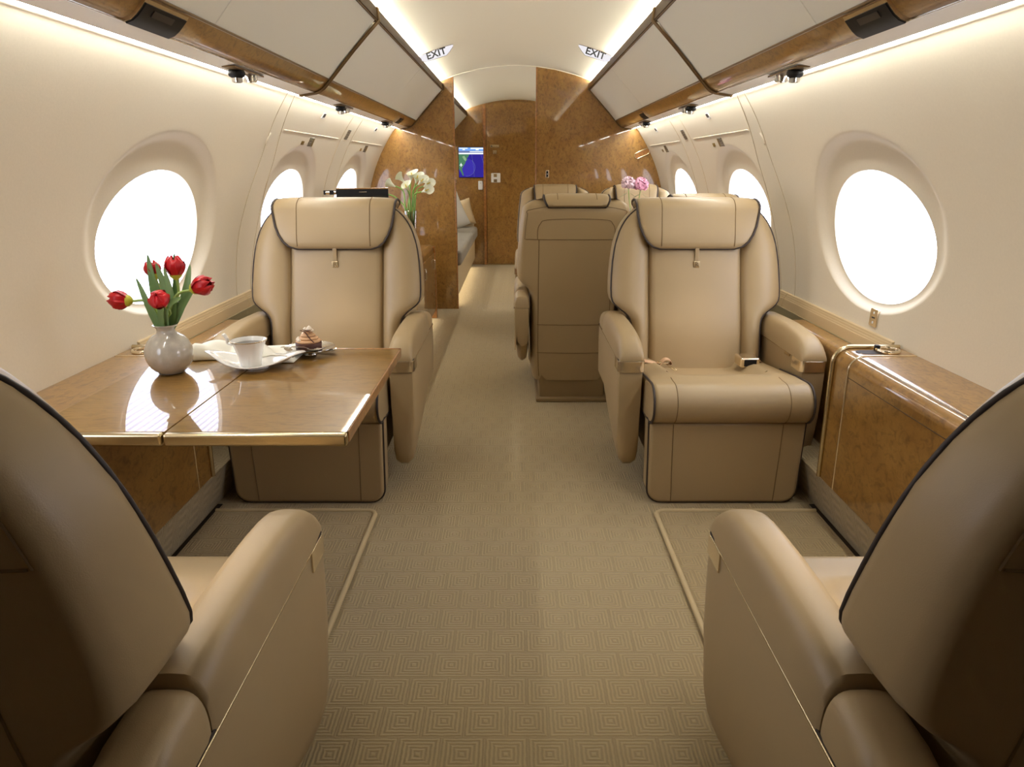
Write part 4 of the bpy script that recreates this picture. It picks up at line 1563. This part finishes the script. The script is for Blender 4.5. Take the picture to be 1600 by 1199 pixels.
def tulip(label, head, dirv, L_, leaves, spread=.02, wd=.0165):
    t = thing('tulip', label, 'flower', (VX, VY, VZ + .0), 0, 'red tulips in the round vase')
    d = Vector(dirv).normalized()
    B = basis(d)
    head = W(*head)
    Vv, Ff = petal_grid(7, 5, L_ * 1.28, wd * 1.12, .55, .10 + spread * 4, .85)
    for k in range(6):
        ro = Matrix.Rotation(k * PI / 3 + .3, 3, 'Z')
        off = .0035 if k % 2 else .0055
        pts = [head + B @ (ro @ (v + Vector((0, off + spread * v.z, 0)))) for v in Vv]
        mk('petal', pts, Ff, 'red', t, 70, recalc=False)
    lathe_pts = []
    V, F = [], []
    for i, (r, h) in enumerate(((.003, -.004), (.010, .001), (.0145, .006), (.016, .011))):
        for j in range(12):
            a = 2 * PI * j / 12
            V.append(head + B @ Vector((r * math.cos(a), r * math.sin(a), h)))
    for i in range(3):
        for j in range(12):
            F.append((i * 12 + j, i * 12 + (j + 1) % 12, (i + 1) * 12 + (j + 1) % 12, (i + 1) * 12 + j))
    mk('flower_base', V, F, 'tulipbase', t, 70, recalc=False)
    st = Vector((random.uniform(-.008, .008), random.uniform(-.008, .008), .06))
    mid = Vector((st.x * .5 + head.x * .12, head.y * .15, .140))
    tube('stem', [tuple(v) for v in cr([st, mid, head - d * .045 - Vector((0, 0, 0.0)), head], 7)], .0036, 'stem', t, 7)
    for (b, m_, tp, w, fc) in leaves:
        leaf(t, b, m_, tp, w * .92, fc)
    return t


b = lambda x, y: Vector((x, y, .112))
tulip('red tulip bending far out to the left of the round vase', (-1.000, 1.815, .805), (-1, -.05, .10), .046,
      [(b(-.010, -.006), W(-.955, 1.815, .775), W(-.980, 1.815, .868), .0085, (0.2, -1, 0)), (b(-.012, -.008), W(-.955, 1.805, .80), W(-.972, 1.805, .863), .009, (.3, -1, 0))])
tulip('tallest red tulip upright in the round vase', (-.893, 1.850, .858), (.02, 0, 1), .048,
      [(b(0, .004), W(-.915, 1.835, .80), W(-.9305, 1.83, .902), .0150, (0, -1, 0)), (b(.004, .006), W(-.900, 1.855, .83), W(-.8925, 1.858, .924), .010, (0, -1, 0))])
tulip('dark red tulip facing front over the vase mouth', (-.906, 1.790, .800), (.06, -.75, .62), .040,
      [(b(.008, -.008), W(-.905, 1.802, .79), W(-.860, 1.795, .818), .0130, (-.4, -.8, .4)), (b(-.004, -.012), W(-.922, 1.80, .78), W(-.908, 1.80, .835), .0085, (0, -1, 0))], .18)
tulip('red tulip leaning out to the right of the round vase', (-.846, 1.825, .832), (1, -.05, .38), .050,
      [(b(.010, .0), W(-.878, 1.835, .79), W(-.829, 1.845, .858), .0095, (0, -1, .2)), (b(.008, .006), W(-.876, 1.845, .81), W(-.851, 1.85, .896), .0120, (0, -1, 0))])
tulip('small red tulip half hidden behind the leaves', (-.957, 1.870, .855), (-.25, .1, 1), .038,
      [(b(-.010, .006), W(-.955, 1.85, .81), W(-.9585, 1.85, .922), .0130, (0.1, -1, 0)), (b(-.006, .004), W(-.942, 1.845, .79), W(-.950, 1.84, .872), .0140, (.2, -1, 0)), (b(.004, .0), W(-.903, 1.83, .79), W(-.9115, 1.83, .892), .0120, (0, -1, 0))], .02, .013)

# ------------------------------------------------------------------ cup, saucer, dessert, cutlery, napkin
TZ = .6066
sa = thing('saucer', 'white porcelain saucer with upswept wavy corners under the coffee cup', 'saucer', (-.722, 1.890, TZ))
V, F = [], []
N, Q = 56, 10
for i in range(Q + 1):
    r = i / Q
    for j in range(N):
        a = 2 * PI * j / N
        sq = 1.0 / (abs(math.cos(a)) ** 1.25 + abs(math.sin(a)) ** 1.25) ** (1 / 1.25)
        X = .140 * r * sq * math.cos(a)
        Y = .085 * r * sq * math.sin(a)
        cor = abs(math.cos(a)) ** 3
        z = .004 + .012 * smooth01((r - .3) / .7) + .026 * cor * smooth01((r - .35) / .65)
        V.append((X, Y, z))
for i in range(Q):
    for j in range(N):
        F.append((i * N + j, i * N + (j + 1) % N, (i + 1) * N + (j + 1) % N, (i + 1) * N + j))
o = mk('dish', V, F, 'porcelain', sa, 60, weld=True)
md = o.modifiers.new('thickness', 'SOLIDIFY')
md.thickness = .003
md.offset = 1
lathe('foot', [(.030, 0), (.034, 0), (.034, .006), (.030, .006)], 'porcelain', sa, 28, closed=True)
cp = thing('coffee_cup', 'white flared porcelain cup of black coffee on the wavy saucer', 'cup', (-.728, 1.866, TZ + .0085))
lathe('bowl', [(0, .003), (.026, .0), (.0275, .002), (.0315, .025), (.037, .048), (.044, .066), (.0485, .073), (.0470, .0735), (.042, .066), (.035, .048), (.0295, .026), (.0255, .006), (0, .005)], 'porcelain', cp, 36)
lathe('gold_rim', [(.0470, .0728), (.0487, .0725), (.0490, .0742), (.0470, .0745)], 'gold', cp, 36, closed=True)
lathe('coffee', [(0, .0625), (.0402, .0625)], 'coffee', cp, 32)
V = []
EP = cr([(-.042, -.004, .062), (-.054, -.004, .066), (-.056, -.004, .078), (-.062, -.004, .088), (-.066, -.004, .090)], 5)
ribbon('handle', EP, .016, .0018, 'porcelain', cp, (0, 1, 0))


def spoon(name, label, loc, rz, tilt, L_=.11, fork=False, flip=False):
    t = thing(name, label, name.split('_')[-1], loc, rz)
    if fork:
        ribbon('handle', [(0, 0, .003), (.04, 0, .006), (.075, 0, .008), (.09, 0, .005)], .008, .001, 'silver', t, (0, 1, 0))
        ribbon('fork_head', [(.088, 0, .005), (.10, 0, .003), (.112, 0, .004)], .018, .001, 'silver', t, (0, 1, 0))
        for k in range(4):
            tube('tine', [(.111, -.0075 + .005 * k, .004), (.125, -.0075 + .005 * k, .004), (.138, -.0072 + .0048 * k, .008)], .0013, 'silver', t, 5)
    else:
        ribbon('handle', [(0, 0, .004), (.03, 0, .008), (.06, 0, .010), (.085, 0, .006)], .006, .001, 'silver', t, (0, 1, 0))
        V, F = [], []
        for i in range(5):
            r = i / 4
            for j in range(18):
                a = 2 * PI * j / 18
                V.append((.102 + .019 * r * math.cos(a), .0125 * r * math.sin(a), .001 + .006 * r * r))
        for i in range(4):
            for j in range(18):
                F.append((i * 18 + j, i * 18 + (j + 1) % 18, (i + 1) * 18 + (j + 1) % 18, (i + 1) * 18 + j))
        mk('spoon_bowl', V, F, 'silver', t, 60, weld=True)
    return t


spoon('tea_spoon', 'small silver spoon lying on the saucer beside the cup', (-.622, 1.905, TZ + .020), math.radians(190), 0)

dp = thing('dessert_plate', 'small round silver dessert plate on the far edge of the table', 'plate', (-.612, 2.030, TZ))
lathe('plate', [(0, .012), (.04, .012), (.062, .017), (.073, .021), (.073, .0225), (.061, .019), (.04, .0145), (0, .0145)], 'silver', dp, 36)
lathe('foot', [(0.0, 0), (.02, 0), (.018, .006), (.012, .012), (0, .012)], 'silver', dp, 24)
ck = thing('chocolate_cake', 'small chocolate cake topped with piped mousse and cream', 'cake', (-.614, 2.030, TZ + .0147))
lathe('sponge', [(0, 0), (.036, 0), (.0375, .002), (.038, .021), (.036, .023), (0, .023)], 'choc', ck, 28)
V, F = [], []
prof = []
for i in range(41):
    q = i / 40
    r = .032 * (1 - q) ** .85 + .003 + .004 * abs(math.sin(q * PI * 4))
    prof.append((max(r, 0.0005), .023 + .034 * q))
lathe('mousse', [(0, .0232)] + prof + [(0, .058)], 'mousse', ck, 24)
for (x, y_, z, r) in ((-.026, -.010, .028, .008), (-.020, -.022, .027, .007), (.006, -.004, .058, .009), (-.006, -.004, .055, .008), (.012, .0, .053, .007), (-.014, .006, .042, .007)):
    lathe('cream_dollop', [(0, 0), (r * .8, r * .1), (r, r * .5), (r * .7, r * 1.0), (r * .2, r * 1.5), (0, r * 1.6)], 'cream', ck, 12, (x, y_, z))
tube('drizzle', [tuple(v) for v in cr([(-.018, -.014, .060), (-.004, -.016, .055), (.006, -.021, .044), (.016, -.026, .034), (.024, -.028, .027)], 5)], .0016, 'choc', ck, 5)
tube('drizzle', [tuple(v) for v in cr([(-.012, -.012, .062), (.002, -.014, .058), (.012, -.014, .052)], 5)], .0014, 'choc', ck, 5)
spoon('dessert_fork', 'silver fork resting on the dessert plate beside the cake', (-.690, 2.010, TZ + .0225), math.radians(-12), 0, fork=True)
f2 = spoon('dessert_fork', 'second silver fork lying in front of the cake, tines to the right', (-.660, 1.975, TZ + .012), math.radians(18), 0, fork=True)

V, F = [], []
NX, NY = 40, 16
for i in range(NX + 1):
    for j in range(NY + 1):
        u, v = i / NX, j / NY
        x = -.965 + .335 * u
        y_ = 1.93 + .14 * v + .02 * math.sin(5 * u) - .035 * u * (1 - v) + .05 * u
        h = .006 + .022 * abs(math.sin(2.2 * PI * u + .6)) ** 1.3 * math.sin(PI * min(1, v * 1.1)) * (1 - .4 * u) + .008 * math.sin(9 * u + 7 * v) * math.sin(PI * v)
        ed = min(u, 1 - u, v, 1 - v)
        h = max(.002, h) * smooth01(ed / .10) + .0015
        V.append((x, y_, TZ + h * 1.7))
for i in range(NX):
    for j in range(NY):
        F.append((i * (NY + 1) + j, (i + 1) * (NY + 1) + j, (i + 1) * (NY + 1) + j + 1, i * (NY + 1) + j + 1))
nk = mk('napkin', V, F, 'cloth', None, 70)
md = nk.modifiers.new('thickness', 'SOLIDIFY')
md.thickness = .0012
md.offset = -1
tag(nk, 'crumpled white cloth napkin behind the coffee cup', 'napkin')
